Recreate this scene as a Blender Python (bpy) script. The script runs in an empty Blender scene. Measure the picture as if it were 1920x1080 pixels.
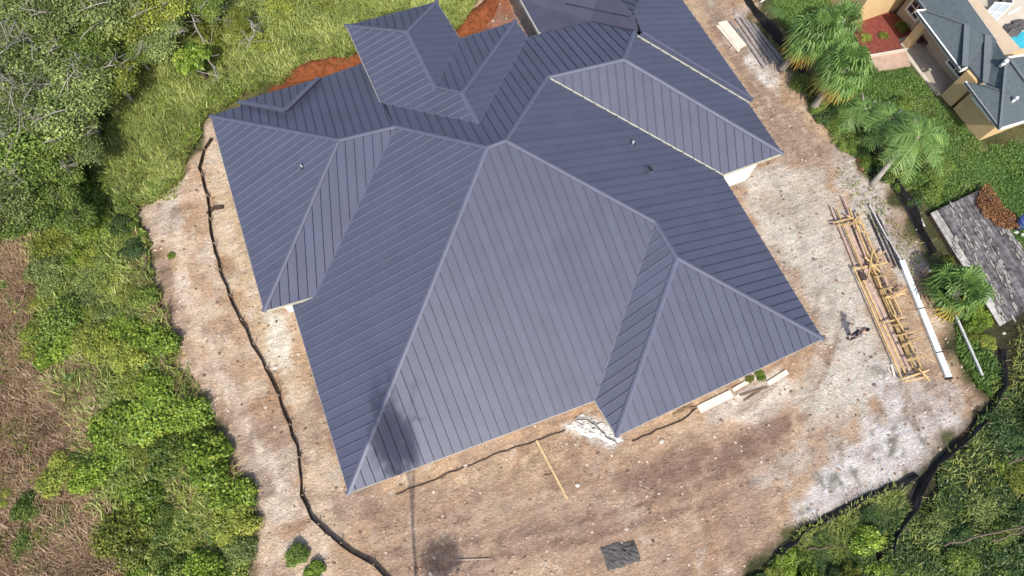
import bpy, math, random
import numpy as np
from mathutils import Vector, Matrix
random.seed(11)
RNG = np.random.default_rng(11)

# ------------------------------------------------------------------ camera
scn = bpy.context.scene
CAM = np.array([7.5236, -3.1457, 31.7896])
ROT = np.array([[0.928228, -0.371803, -0.012461], [0.353892, 0.872193, 0.337697], [0.114688, 0.31787, -0.941172]])
FPX = 1098.107
cd = bpy.data.cameras.new('camera'); cam = bpy.data.objects.new('camera', cd)
scn.collection.objects.link(cam)
cd.sensor_width = 36; cd.lens = FPX / 1920 * 36; cd.clip_start = .1; cd.clip_end = 2000
M4 = Matrix.Identity(4)
for i in range(3):
    M4[i][0] = ROT[0][i]; M4[i][1] = ROT[1][i]; M4[i][2] = -ROT[2][i]; M4[i][3] = CAM[i]
cam.matrix_world = M4
scn.camera = cam

# ------------------------------------------------------------------ sky, sun, exposure
SUN_AZ = math.atan2(-0.24, -0.97)          # direction towards the sun, measured from +Y towards +X
SUN_EL = math.radians(50)
w = bpy.data.worlds.new('World'); scn.world = w; w.use_nodes = True
nt = w.node_tree; bg = nt.nodes['Background']
sky = nt.nodes.new('ShaderNodeTexSky'); sky.sky_type = 'NISHITA'; sky.sun_disc = False
sky.sun_elevation = SUN_EL; sky.sun_rotation = SUN_AZ; sky.air_density = 1.0; sky.dust_density = 2.5
nt.links.new(sky.outputs[0], bg.inputs[0]); bg.inputs[1].default_value = 0.15
sl = bpy.data.lights.new('sun', 'SUN'); sl.energy = 3.6; sl.angle = math.radians(.9); sl.color = (1, .95, .87)
so = bpy.data.objects.new('sun', sl); scn.collection.objects.link(so)
sd = Vector((math.sin(SUN_AZ) * math.cos(SUN_EL), math.cos(SUN_AZ) * math.cos(SUN_EL), math.sin(SUN_EL)))
so.rotation_euler = sd.to_track_quat('Z', 'Y').to_euler(); so.location = (0, 0, 60)
scn.view_settings.view_transform = 'Standard'; scn.view_settings.look = 'None'
scn.view_settings.exposure = 0.42; scn.view_settings.gamma = 1
scn.view_settings.use_curve_mapping = False

# ------------------------------------------------------------------ helpers
COL = scn.collection
def ray(px, py):
    return ROT.T @ np.array([(px - 960) / FPX, -(py - 540) / FPX, 1.0])
def at(px, py, z=0.0):
    d = ray(px, py); return CAM + d * (z - CAM[2]) / d[2]
def onplane(px, py, p0, n):
    d = ray(px, py); return CAM + d * (np.dot(np.array(p0) - CAM, n) / np.dot(d, n))
def nrm(v):
    v = np.array(v, float); return v / (np.linalg.norm(v) + 1e-12)

def tag(o, label=None, cat=None, group=None, kind=None):
    if label: o['label'] = label
    if cat: o['category'] = cat
    if group: o['group'] = group
    if kind: o['kind'] = kind
    return o
def empty(name, loc=(0, 0, 0), rz=0.0):
    o = bpy.data.objects.new(name, None); COL.objects.link(o); o.location = tuple(loc); o.rotation_euler = (0, 0, rz)
    o.empty_display_size = .2
    return o
def link(name, me, parent=None, world=True):
    """world=True: the mesh is in world coordinates; undo the parent's offset"""
    o = bpy.data.objects.new(name, me); COL.objects.link(o)
    if parent is not None:
        o.parent = parent
        if world: o.matrix_parent_inverse = wm(parent).inverted()
    return o
def wm(o):
    m = Matrix.LocRotScale(o.location, o.rotation_euler, o.scale)
    if o.parent is not None: m = wm(o.parent) @ o.matrix_parent_inverse @ m
    return m
def copy_tree(o, parent=None):
    c = o.copy(); COL.objects.link(c); c.parent = parent
    for ch in list(o.children): copy_tree(ch, c)
    return c

class MB:
    def __init__(s): s.v = []; s.f = []; s.m = []
    def add(s, vs, fs, mi=0):
        b = len(s.v); s.v += [tuple(map(float, v)) for v in vs]
        for f in fs: s.f.append([b + i for i in f]); s.m.append(mi)
        return s
    def box(s, a, b, mi=0):
        (x0, y0, z0), (x1, y1, z1) = a, b
        return s.add([(x0, y0, z0), (x1, y0, z0), (x1, y1, z0), (x0, y1, z0), (x0, y0, z1), (x1, y0, z1), (x1, y1, z1), (x0, y1, z1)],
                     [(3, 2, 1, 0), (4, 5, 6, 7), (0, 1, 5, 4), (1, 2, 6, 5), (2, 3, 7, 6), (3, 0, 4, 7)], mi)
    def beam(s, p, q, wd, ht, up=(0, 0, 1), mi=0):
        """rectangular bar from p to q"""
        p = np.array(p, float); q = np.array(q, float); d = nrm(q - p); u = np.array(up, float)
        if abs(np.dot(d, u)) > .95: u = np.array([1., 0, 0])
        sd_ = nrm(np.cross(d, u)); u2 = nrm(np.cross(sd_, d)); vs = []
        for e in (p, q):
            for a, b in ((-1, -1), (1, -1), (1, 1), (-1, 1)): vs.append(e + sd_ * a * wd / 2 + u2 * b * ht / 2)
        return s.add(vs, [(3, 2, 1, 0), (4, 5, 6, 7), (0, 1, 5, 4), (1, 2, 6, 5), (2, 3, 7, 6), (3, 0, 4, 7)], mi)
    def tube(s, pts, rad, n=7, mi=0):
        pts = [np.array(p, float) for p in pts]; k = len(pts); b = len(s.v)
        if not hasattr(rad, '__len__'): rad = [rad] * k
        ref = np.array([.31, .87, .38])
        for i, p in enumerate(pts):
            d = nrm(pts[min(i + 1, k - 1)] - pts[max(i - 1, 0)])
            a = nrm(np.cross(d, ref)); c = np.cross(d, a)
            for j in range(n):
                t = 2 * math.pi * j / n; s.v.append(tuple(p + rad[i] * (a * math.cos(t) + c * math.sin(t))))
        for i in range(k - 1):
            for j in range(n):
                s.f.append([b + i * n + j, b + i * n + (j + 1) % n, b + (i + 1) * n + (j + 1) % n, b + (i + 1) * n + j]); s.m.append(mi)
        s.f.append([b + j for j in range(n)][::-1]); s.m.append(mi)
        s.f.append([b + (k - 1) * n + j for j in range(n)]); s.m.append(mi)
        return s
    def prism(s, poly, off, mi=0):
        """closed slab: polygon and the same polygon moved by off"""
        poly = [np.array(p, float) for p in poly]; n = len(poly); o = np.array(off, float)
        vs = poly + [p + o for p in poly]
        nn = np.zeros(3)
        for i in range(n): nn += np.cross(poly[i], poly[(i + 1) % n])
        up = np.dot(nn, o) < 0
        a = list(range(n)); b_ = [n + i for i in range(n)]
        fs = [a if up else a[::-1], b_[::-1] if up else b_]
        for i in range(n):
            j = (i + 1) % n
            fs.append((i, n + i, n + j, j) if up else (i, j, n + j, n + i))
        return s.add(vs, fs, mi)
    def mesh(s, name, mats, smooth=False):
        me = bpy.data.meshes.new(name); me.from_pydata(s.v, [], s.f)
        for m in (mats if isinstance(mats, (list, tuple)) else [mats]): me.materials.append(m)
        me.polygons.foreach_set('material_index', s.m)
        if smooth: me.polygons.foreach_set('use_smooth', [True] * len(s.f))
        me.update(); return me
    def build(s, name, mats, parent=None, smooth=False):
        return link(name, s.mesh(name, mats, smooth), parent)

# ------------------------------------------------------------------ numpy value noise
_T = RNG.random((256, 256))
def vnoise(x, y):
    x = np.asarray(x, float); y = np.asarray(y, float)
    xi = np.floor(x).astype(int); yi = np.floor(y).astype(int); fx = x - xi; fy = y - yi
    fx = fx * fx * (3 - 2 * fx); fy = fy * fy * (3 - 2 * fy)
    g = lambda a, b: _T[a & 255, b & 255]
    return (g(xi, yi) * (1 - fx) + g(xi + 1, yi) * fx) * (1 - fy) + (g(xi, yi + 1) * (1 - fx) + g(xi + 1, yi + 1) * fx) * fy
def fbm(x, y, s=1.0, o=4):
    r = 0; a = .5; t = 0
    for k in range(o): r = r + a * vnoise(x / s * 2 ** k + 17.3 * k, y / s * 2 ** k + 5.1 * k); t += a; a *= .5
    return r / t
def sdist(P, X, Y):
    """signed distance (negative inside) from points to polygon P"""
    P = np.asarray(P)[:, :2]; d = np.full(X.shape, 1e9); ins = np.zeros(X.shape, bool); n = len(P)
    for i in range(n):
        a = P[i]; b = P[(i + 1) % n]; e = b - a
        t = np.clip(((X - a[0]) * e[0] + (Y - a[1]) * e[1]) / (e @ e + 1e-9), 0, 1)
        d = np.minimum(d, np.hypot(X - a[0] - t * e[0], Y - a[1] - t * e[1]))
        c = ((a[1] > Y) != (b[1] > Y)) & (X < (b[0] - a[0]) * (Y - a[1]) / (b[1] - a[1] + 1e-12) + a[0])
        ins ^= c
    return np.where(ins, -d, d)
def gpoly(pts): return np.array([at(*p)[:2] for p in pts])
def sm(x): x = np.clip(x, 0, 1); return x * x * (3 - 2 * x)

# ------------------------------------------------------------------ materials
def mat(name, col, rough=.7, spec=.3, metal=0.0, noise=None, bump=None, vary=0.0, coord='Object'):
    """noise=(scale, amount, detail) value mottling; bump=(scale, strength, distance); vary = per object value change"""
    m = bpy.data.materials.new(name); m.use_nodes = True; t = m.node_tree; b = t.nodes['Principled BSDF']
    b.inputs['Roughness'].default_value = rough; b.inputs['Specular IOR Level'].default_value = spec; b.inputs['Metallic'].default_value = metal
    b.inputs['Base Color'].default_value = (*col, 1)
    cur = None
    geo = t.nodes.new('ShaderNodeNewGeometry')
    if noise:
        nz = t.nodes.new('ShaderNodeTexNoise'); nz.inputs['Scale'].default_value = noise[0]; nz.inputs['Detail'].default_value = noise[2] if len(noise) > 2 else 4
        t.links.new(geo.outputs['Position'], nz.inputs['Vector'])
        mr = t.nodes.new('ShaderNodeMapRange'); mr.inputs[1].default_value = .25; mr.inputs[2].default_value = .75
        mr.inputs[3].default_value = 1 - noise[1]; mr.inputs[4].default_value = 1 + noise[1]
        t.links.new(nz.outputs[0], mr.inputs[0]); cur = mr.outputs[0]
    if vary:
        oi = t.nodes.new('ShaderNodeObjectInfo'); mr = t.nodes.new('ShaderNodeMapRange')
        mr.inputs[3].default_value = 1 - vary; mr.inputs[4].default_value = 1 + vary
        t.links.new(oi.outputs['Random'], mr.inputs[0])
        if cur is not None:
            mm = t.nodes.new('ShaderNodeMath'); mm.operation = 'MULTIPLY'; t.links.new(cur, mm.inputs[0]); t.links.new(mr.outputs[0], mm.inputs[1]); cur = mm.outputs[0]
        else: cur = mr.outputs[0]
    if cur is not None:
        vm = t.nodes.new('ShaderNodeVectorMath'); vm.operation = 'SCALE'; vm.inputs[0].default_value = col
        t.links.new(cur, vm.inputs['Scale']); t.links.new(vm.outputs[0], b.inputs['Base Color'])
    if bump:
        nz = t.nodes.new('ShaderNodeTexNoise'); nz.inputs['Scale'].default_value = bump[0]; nz.inputs['Detail'].default_value = 5
        t.links.new(geo.outputs['Position'], nz.inputs['Vector'])
        bp = t.nodes.new('ShaderNodeBump'); bp.inputs['Strength'].default_value = bump[1]; bp.inputs['Distance'].default_value = bump[2]
        t.links.new(nz.outputs[0], bp.inputs['Height']); t.links.new(bp.outputs[0], b.inputs['Normal'])
    return m
def leafmat(name, c0, c1, c2=None, trans=.25, vary=.25, rough=.45):
    m = bpy.data.materials.new(name); m.use_nodes = True; t = m.node_tree; b = t.nodes['Principled BSDF']
    at_ = t.nodes.new('ShaderNodeAttribute'); at_.attribute_name = 'tone'
    cr = t.nodes.new('ShaderNodeValToRGB'); e = cr.color_ramp.elements
    e[0].color = (*c0, 1); e[1].color = (*(c2 or c1), 1); e[1].position = 1
    if c2: k = e.new(.55); k.color = (*c1, 1)
    t.links.new(at_.outputs['Fac'], cr.inputs[0])
    oi = t.nodes.new('ShaderNodeObjectInfo'); mr = t.nodes.new('ShaderNodeMapRange'); mr.inputs[3].default_value = 1 - vary; mr.inputs[4].default_value = 1 + vary
    t.links.new(oi.outputs['Random'], mr.inputs[0])
    vm = t.nodes.new('ShaderNodeVectorMath'); vm.operation = 'SCALE'
    t.links.new(cr.outputs[0], vm.inputs[0]); t.links.new(mr.outputs[0], vm.inputs['Scale'])
    t.links.new(vm.outputs[0], b.inputs['Base Color']); b.inputs['Roughness'].default_value = rough; b.inputs['Specular IOR Level'].default_value = .3
    tr = t.nodes.new('ShaderNodeBsdfTranslucent'); mx = t.nodes.new('ShaderNodeMixShader'); mx.inputs[0].default_value = trans
    t.links.new(vm.outputs[0], tr.inputs[0]); t.links.new(b.outputs[0], mx.inputs[1]); t.links.new(tr.outputs[0], mx.inputs[2])
    t.links.new(mx.outputs[0], t.nodes['Material Output'].inputs[0])
    return m

ROOF = mat('roof_metal', (.069, .076, .116), .52, .38, .04, noise=(.8, .08, 5), vary=.045, bump=(1.3, .10, .05))
CAP = mat('ridge_metal', (.090, .096, .142), .5, .4, .04, noise=(2, .08), vary=.05)
DECK = mat('roof_deck', (.030, .032, .048), .8)
SEAM_GLINT = mat('glint_seam_metal', (.13, .133, .18), .35, .6, .12, vary=.05)  # lighter copy of the roof metal, paints bright highlights on the west seams
DARKROOF = mat('underlayment', (.055, .055, .085), .55, .4, noise=(1.2, .15))
TRIM = mat('pale_trim', (.44, .43, .33), .5, .4, noise=(3, .08))
FASCIA = mat('fascia_paint', (.37, .35, .32), .6, .3, noise=(2, .12))
WHITE = mat('white_stucco', (.82, .81, .78), .8, .2, noise=(3, .04))
BLACK = mat('black_plastic', (.02, .02, .022), .5)
GREYMETAL = mat('grey_metal', (.35, .35, .38), .4, .5, .5)

# ------------------------------------------------------------------ ground
def bigcoord(a, b, st): return np.concatenate([[-400, -150, a - 20], np.arange(a, b + 1e-6, st), [b + 20, 150, 400]])
gx = bigcoord(-26., 62., .22); gy = bigcoord(-22., 50., .22)
GX, GY = np.meshgrid(gx, gy); FX, FY = GX.ravel(), GY.ravel()
n1 = fbm(FX, FY, 3.0, 4); n2 = fbm(FX + 40, FY + 9, 1.1, 4); n3 = fbm(FX - 30, FY + 70, 6., 3)
DIRT_PX = [(398, 235), (330, 330), (275, 380), (285, 470), (300, 600), (322, 690), (400, 790), (440, 880), (478, 980), (470, 1120), (900, 1300), (1230, 1150), (1390, 1110),
           (1450, 1020), (1590, 945), (1700, 890), (1800, 800), (1850, 750), (1790, 680), (1735, 520), (1690, 400), (1620, 310), (1560, 230), (1500, 180), (1465, 120), (1415, 30), (1380, -60), (900, -120), (860, 30), (980, 60), (1000, 130), (600, 160)]
DIRT = gpoly(DIRT_PX)
sdD = sdist(DIRT, FX, FY)
def lay(col, c, wgt): return col * (1 - wgt[:, None]) + np.array(c)[None] * wgt[:, None]
def zone(px, width=.8, amp=1.6, nz=None):
    d = sdist(gpoly(px), FX, FY); z_ = n2 if nz is None else nz
    return sm((-(d) + (z_ - .5) * 2 * amp) / width + .5)
col = np.tile(np.array([.105, .105, .045]), (FX.size, 1))
col = lay(col, (.060, .065, .030), sm((n1 - .45) * 4) * .8)
# brown, dry reed ground at the far left
col = lay(col, (.20, .155, .10), zone([(-80, 440), (60, 470), (80, 640), (190, 700), (215, 880), (190, 1200), (-80, 1200)], 1.2, 1.6))
# grass between woods and house
col = lay(col, (.17, .165, .06), zone([(215, 160), (620, 60), (660, 110), (500, 160), (395, 215), (320, 330), (270, 370), (190, 330)], 1.5, 1.4))
col = lay(col, (.30, .20, .12), zone([(225, 215), (265, 215), (270, 275), (215, 260)], 1, 1.2) * .7)
# neighbour's lawn
LAWN = [(1640, 140), (1700, 120), (1760, 190), (1850, 285), (1990, 250), (1990, 480), (1900, 450), (1840, 350), (1740, 390), (1640, 250), (1500, 90), (1440, 0), (1440, -60), (1590, -60)]
lw = zone(LAWN, 1.0, .6)
col = lay(col, (.10, .175, .05), lw)
col = lay(col, (.20, .18, .07), lw * sm((n1 - .52) * 5) * .7)
col = lay(col, (.13, .11, .06), zone([(1690, 300), (1800, 280), (1830, 360), (1740, 410)], 1, 1.3) * .6)
col = lay(col, (.085, .15, .04), zone([(1860, -60), (1990, -60), (1990, 60), (1890, 60)], .6, .4))
# bare building site
dw = sm((-(sdD) + (n2 - .5) * 2.6) / .9 + .5)
base = np.tile(np.array([.40, .268, .168]), (FX.size, 1))
base = lay(base, (.315, .198, .122), sm((n1 - .42) * 3.5))
base = lay(base, (.47, .345, .225), sm((n2 - .52) * 5) * .75)
col = col * (1 - dw[:, None]) + base * dw[:, None]
# west strip, yellowish sand by the wall
col = lay(col, (.46, .345, .215), zone([(400, 262), (440, 300), (500, 560), (540, 640), (650, 915), (610, 930), (560, 800), (470, 610), (400, 420), (388, 300)], .8, .9) * .85)
col = lay(col, (.60, .55, .45), zone([(490, 585), (530, 585), (560, 700), (510, 690)], .6, .6) * .9)
col = lay(col, (.52, .45, .37), zone([(440, 830), (545, 830), (560, 1000), (490, 980)], 1., 1.4) * .8)
col = lay(col, (.52, .47, .40), zone([(290, 385), (330, 350), (350, 420), (300, 430)], .8, 1.2) * .8)
# track on the north east side
col = lay(col, (.285, .205, .145), zone([(1285, -40), (1330, -40), (1390, 70), (1440, 150), (1500, 215), (1570, 290), (1520, 320), (1465, 300), (1400, 160)], .8, .5))
# pale sand east
col = lay(col, (.45, .40, .335), zone([(1365, 330), (1480, 300), (1560, 330), (1600, 480), (1660, 640), (1700, 740), (1560, 800), (1500, 740), (1560, 640)], 1.3, 1.5))
col = lay(col, (.33, .26, .20), zone([(1480, 300), (1560, 300), (1570, 370), (1500, 420)], 1.2, 1.3) * .6)
col = lay(col, (.42, .385, .345), zone([(1540, 290), (1600, 290), (1660, 370), (1720, 480), (1690, 520), (1610, 410)], .9, 1.2) * .8)
col = lay(col, (.58, .53, .47), zone([(1390, 105), (1420, 110), (1450, 150), (1440, 165), (1405, 140)], .5, .7))
col = lay(col, (.44, .38, .34), zone([(1350, 10), (1400, 20), (1470, 125), (1450, 140)], .6, .7) * .8)
wg = zone([(1650, 700), (1790, 730), (1800, 800), (1700, 890), (1560, 950), (1470, 1000), (1500, 920), (1620, 800)], 1.2, 1.6)
col = lay(col, (.49, .455, .43), wg * .95)
col = lay(col, (.10, .095, .06), wg * sm((fbm(FX + 3, FY, .6, 3) - .60) * 8) * .75)
# pale washed patches on the south side
col = lay(col, (.68, .65, .60), zone([(1045, 795), (1110, 780), (1165, 820), (1150, 838), (1080, 815)], .35, .45))
col = lay(col, (.60, .54, .46), zone([(1310, 770), (1400, 715), (1470, 690), (1480, 720), (1430, 800), (1360, 790)], .6, .8) * .85)
# darker brown patches
col = lay(col, (.215, .14, .10), zone([(1180, 880), (1330, 830), (1460, 800), (1440, 850), (1300, 900), (1180, 930)], 1., 1.3) * .75)
col = lay(col, (.22, .145, .10), zone([(660, 930), (800, 880), (830, 930), (800, 990), (720, 1000)], .8, 1) * .5)
col = lay(col, (.24, .165, .12), zone([(590, 800), (640, 900), (600, 880), (570, 830)], .5, .6) * .6)
# tyre tracks: curved bands over the south yard
ang = np.hypot(FX - 9., FY - 26.)
for r0 in (29.2, 30.9, 31.5, 33.1, 27.9):
    k = np.exp(-((ang + (n3 - .5) * 2.2 - r0) / .17) ** 2) * dw * (FY < 1) * sm((n1 - .35) * 3)
    col = lay(col, (.20, .125, .08), k * .75)
# orange clay behind the house
col = lay(col, (.20, .07, .03), zone([(500, 165), (530, 142), (600, 122), (680, 100), (690, 125), (600, 160), (500, 190)], .35, .3))
col = lay(col, (.27, .10, .05), zone([(850, 70), (900, 25), (925, -20), (985, -20), (1010, 60), (960, 60), (870, 95)], .4, .5))
col = lay(col, (.33, .23, .15), zone([(950, -10), (1010, -10), (1010, 70), (975, 60)], .3, .3) * .8)
# dark leaf litter at the lower right
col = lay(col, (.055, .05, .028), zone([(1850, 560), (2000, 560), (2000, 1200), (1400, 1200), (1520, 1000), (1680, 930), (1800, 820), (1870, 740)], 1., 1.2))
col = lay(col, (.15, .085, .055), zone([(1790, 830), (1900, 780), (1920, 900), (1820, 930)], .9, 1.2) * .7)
wst = zone([(270, 340), (400, 240), (500, 580), (640, 920), (640, 1100), (480, 1100), (400, 800), (290, 600)], 1.5, 1.5)
col = lay(col, (.50, .385, .28), wst * sm((n2 - .38) * 4) * .65)
c1 = fbm(FX + 5, FY - 8, .75, 4); c2_ = fbm(FX - 15, FY + 31, 2.2, 4); c3 = fbm(FX + 71, FY + 3, .5, 3)
col = lay(col, (.175, .115, .085), dw * sm((c1 - .55) * 6) * sm((c2_ - .38) * 4) * .62)
col = lay(col, (.50, .42, .33), dw * sm((c3 - .57) * 7) * sm((.62 - c2_) * 4) * .6)
col = lay(col, (.30, .215, .16), dw * sm((c2_ - .5) * 6) * .5)
ycl = dw * zone([(640, 940), (1120, 800), (1330, 790), (1480, 760), (1500, 900), (1350, 1060), (1200, 1120), (760, 1120)], 2.5, 2)
col = lay(col, (.285, .195, .142), ycl * .42)
def stroke(px, wd, c, k, amp=.35):
    global col
    P = gpoly(px); d = np.full(FX.shape, 1e9)
    for a, b_ in zip(P[:-1], P[1:]):
        e = b_ - a; t_ = np.clip(((FX - a[0]) * e[0] + (FY - a[1]) * e[1]) / (e @ e), 0, 1); d = np.minimum(d, np.hypot(FX - a[0] - t_ * e[0], FY - a[1] - t_ * e[1]))
    d = d + (n2 - .5) * amp * 2 + (c1 - .5) * amp * 1.5
    col = lay(col, c, sm((wd - d) / (wd * .8) + .2) * k * dw * sm((c3 - .25) * 4))
DK = (.175, .110, .080)
stroke([(1170, 905), (1260, 868), (1370, 842), (1470, 795)], .75, DK, .75)
stroke([(1230, 905), (1340, 880), (1440, 835), (1520, 770)], .35, DK, .7)
stroke([(690, 1040), (820, 1030), (980, 1000), (1130, 965), (1280, 925), (1400, 870)], .22, DK, .75, .15)
stroke([(720, 1072), (850, 1058), (1010, 1030), (1160, 992), (1310, 950), (1430, 895)], .22, DK, .75, .15)
stroke([(1080, 870), (1120, 900), (1105, 960), (1080, 1000)], .16, DK, .6, .15)
stroke([(620, 800), (660, 900), (720, 990)], .45, DK, .55)
stroke([(1500, 760), (1540, 640), (1570, 500), (1540, 380)], .30, (.33, .27, .215), .6, .3)
stroke([(1450, 330), (1500, 420), (1520, 520), (1560, 600)], .5, (.31, .265, .215), .55, .4)
stroke([(1330, 40), (1420, 180), (1510, 300)], .22, (.22, .15, .105), .7, .15); stroke([(1310, 40), (1395, 170), (1470, 270)], .2, (.22, .15, .105), .5, .15)
stroke([(330, 420), (350, 560), (420, 720), (520, 900)], .35, (.58, .48, .375), .6, .5); stroke([(300, 480), (330, 620), (390, 730), (460, 840)], .3, (.245, .165, .125), .65, .5)
stroke([(820, 900), (950, 880), (1040, 860)], .6, (.44, .33, .21), .6, .5); stroke([(900, 960), (1060, 930), (1180, 950)], .5, (.42, .315, .22), .5, .5)
stroke([(1440, 900), (1500, 850), (1560, 780)], .9, (.43, .37, .31), .6, .8)
col = np.clip(col * (1 + dw[:, None] * np.array([.26, .285, .32])[None]), 0.01, .9)
veg = 1 - dw
Z = (fbm(FX + 11, FY + 23, .9, 4) - .5) * (.05 + .16 * veg * (1 - lw)) + (n3 - .5) * .08 * veg
Z = np.minimum(Z, .06) - .02
Z[(np.abs(FX) > 70) | (np.abs(FY) > 60)] = 0
nx, ny = len(gx), len(gy)
idx = np.arange(nx * ny).reshape(ny, nx)
F = np.stack([idx[:-1, :-1], idx[:-1, 1:], idx[1:, 1:], idx[1:, :-1]], -1).reshape(-1, 4)
def np_mesh(name, V, F, mats, attrs=None, colors=None):
    me = bpy.data.meshes.new(name); k = F.shape[1]
    me.vertices.add(len(V)); me.vertices.foreach_set('co', np.ascontiguousarray(V, np.float32).ravel())
    me.loops.add(F.size); me.loops.foreach_set('vertex_index', F.astype(np.int32).ravel())
    me.polygons.add(len(F)); me.polygons.foreach_set('loop_start', np.arange(0, F.size, k, dtype=np.int32))
    for m in mats: me.materials.append(m)
    for n_, a in (attrs or {}).items():
        l = me.attributes.new(n_, 'FLOAT', 'POINT'); l.data.foreach_set('value', np.ascontiguousarray(a, np.float32))
    for n_, a in (colors or {}).items():
        l = me.attributes.new(n_, 'FLOAT_COLOR', 'POINT'); l.data.foreach_set('color', np.ascontiguousarray(np.c_[a, np.ones(len(a))], np.float32).ravel())
    me.update(calc_edges=True); me.validate(); return me
GM = bpy.data.materials.new('ground_soil'); GM.use_nodes = True
t = GM.node_tree; b = t.nodes['Principled BSDF']; b.inputs['Roughness'].default_value = .95; b.inputs['Specular IOR Level'].default_value = .12
a_ = t.nodes.new('ShaderNodeAttribute'); a_.attribute_name = 'soil'
g_ = t.nodes.new('ShaderNodeNewGeometry')
def nz_(scale, detail, lo, hi, o0, o1, rough=.6, dist=0.0):
    n_ = t.nodes.new('ShaderNodeTexNoise'); n_.inputs['Scale'].default_value = scale; n_.inputs['Detail'].default_value = detail; n_.inputs['Roughness'].default_value = rough; n_.inputs['Distortion'].default_value = dist
    t.links.new(g_.outputs['Position'], n_.inputs['Vector'])
    r_ = t.nodes.new('ShaderNodeMapRange'); r_.inputs[1].default_value = lo; r_.inputs[2].default_value = hi; r_.inputs[3].default_value = o0; r_.inputs[4].default_value = o1
    t.links.new(n_.outputs[0], r_.inputs[0]); return n_.outputs[0], r_.outputs[0]
h1, v1 = nz_(5.0, 8, .34, .66, .78, 1.2, .66, 1.2)
h2, v2 = nz_(1.1, 4, .3, .7, .86, 1.12)
h3, v3 = nz_(17, 3, .35, .7, .88, 1.1)
mp = t.nodes.new('ShaderNodeMapping'); mp.inputs['Rotation'].default_value = (0, 0, .2); mp.inputs['Scale'].default_value = (.45, 2.6, 1); t.links.new(g_.outputs['Position'], mp.inputs[0])
ns = t.nodes.new('ShaderNodeTexNoise'); ns.inputs['Scale'].default_value = 1.3; ns.inputs['Detail'].default_value = 6; ns.inputs['Roughness'].default_value = .65; ns.inputs['Distortion'].default_value = .5; t.links.new(mp.outputs[0], ns.inputs['Vector'])
rs = t.nodes.new('ShaderNodeMapRange'); rs.inputs[1].default_value = .34; rs.inputs[2].default_value = .66; rs.inputs[3].default_value = .82; rs.inputs[4].default_value = 1.15; t.links.new(ns.outputs[0], rs.inputs[0])
ms = t.nodes.new('ShaderNodeMath'); ms.operation = 'MULTIPLY'; t.links.new(v2, ms.inputs[0]); t.links.new(rs.outputs[0], ms.inputs[1]); v2 = ms.outputs[0]
m1 = t.nodes.new('ShaderNodeMath'); m1.operation = 'MULTIPLY'; t.links.new(v1, m1.inputs[0]); t.links.new(v2, m1.inputs[1])
m2 = t.nodes.new('ShaderNodeMath'); m2.operation = 'MULTIPLY'; t.links.new(m1.outputs[0], m2.inputs[0]); t.links.new(v3, m2.inputs[1])
vm = t.nodes.new('ShaderNodeVectorMath'); vm.operation = 'SCALE'; t.links.new(a_.outputs['Color'], vm.inputs[0]); t.links.new(m2.outputs[0], vm.inputs['Scale'])
t.links.new(vm.outputs[0], b.inputs['Base Color'])
hs = t.nodes.new('ShaderNodeMath'); hs.operation = 'MULTIPLY_ADD'; t.links.new(h3, hs.inputs[0]); hs.inputs[1].default_value = .35; t.links.new(h1, hs.inputs[2])
bp = t.nodes.new('ShaderNodeBump'); bp.inputs['Strength'].default_value = .85; bp.inputs['Distance'].default_value = .22
t.links.new(hs.outputs[0], bp.inputs['Height']); t.links.new(bp.outputs[0], b.inputs['Normal'])
gme = np_mesh('ground', np.stack([FX, FY, Z], 1), F, [GM], colors={'soil': col})
gme.polygons.foreach_set('use_smooth', [True] * len(F))
tag(link('ground', gme), 'bare sandy building plot fading into rough grass and woods', kind='structure')

# orange clay banks left by the digging behind the house
CLAY = mat('orange_clay', (.19, .06, .024), .95, .1, noise=(3.5, .45, 6), bump=(6, .8, .12))
def bank(px, h, label):
    P = [at(*p) for p in px]; mb = MB(); rows = []
    for i, p in enumerate(P):
        d = nrm(P[min(i + 1, len(P) - 1)] - P[max(i - 1, 0)]); s_ = np.array([-d[1], d[0], 0]); fall = math.sin(math.pi * (i + .25) / (len(P) - .5))
        row = []
        for k in range(7):
            u = (k - 3) / 3; row.append(p + s_ * u * .75 * (.5 + .6 * fall) + np.array([0, 0, -.05 + (h * fall + .08) * (1 - abs(u) ** 1.6) + random.uniform(-.06, .06)]))
        rows.append(row)
    vs = [v for r in rows for v in r]; fs = []
    for i in range(len(rows) - 1):
        for k in range(6): fs.append((i * 7 + k, i * 7 + k + 1, (i + 1) * 7 + k + 1, (i + 1) * 7 + k))
    mb.add(vs, fs); o = mb.build('soil_bank', CLAY, smooth=True); tag(o, label, 'soil bank', kind='structure')
def dense(px, k=4):
    out = []
    for i in range(len(px) - 1):
        for j in range(k): u = j / k; out.append((px[i][0] * (1 - u) + px[i + 1][0] * u, px[i][1] * (1 - u) + px[i + 1][1] * u))
    return out + [px[-1]]
bank(dense([(535, 146), (565, 136), (600, 128), (640, 118), (690, 104)]), .55, 'orange clay bank along the back eave of the metal roof')
bank(dense([(858, 62), (885, 42), (910, 22), (930, -8)]), .6, 'red brown clay bank between grass and patio roof')

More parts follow.
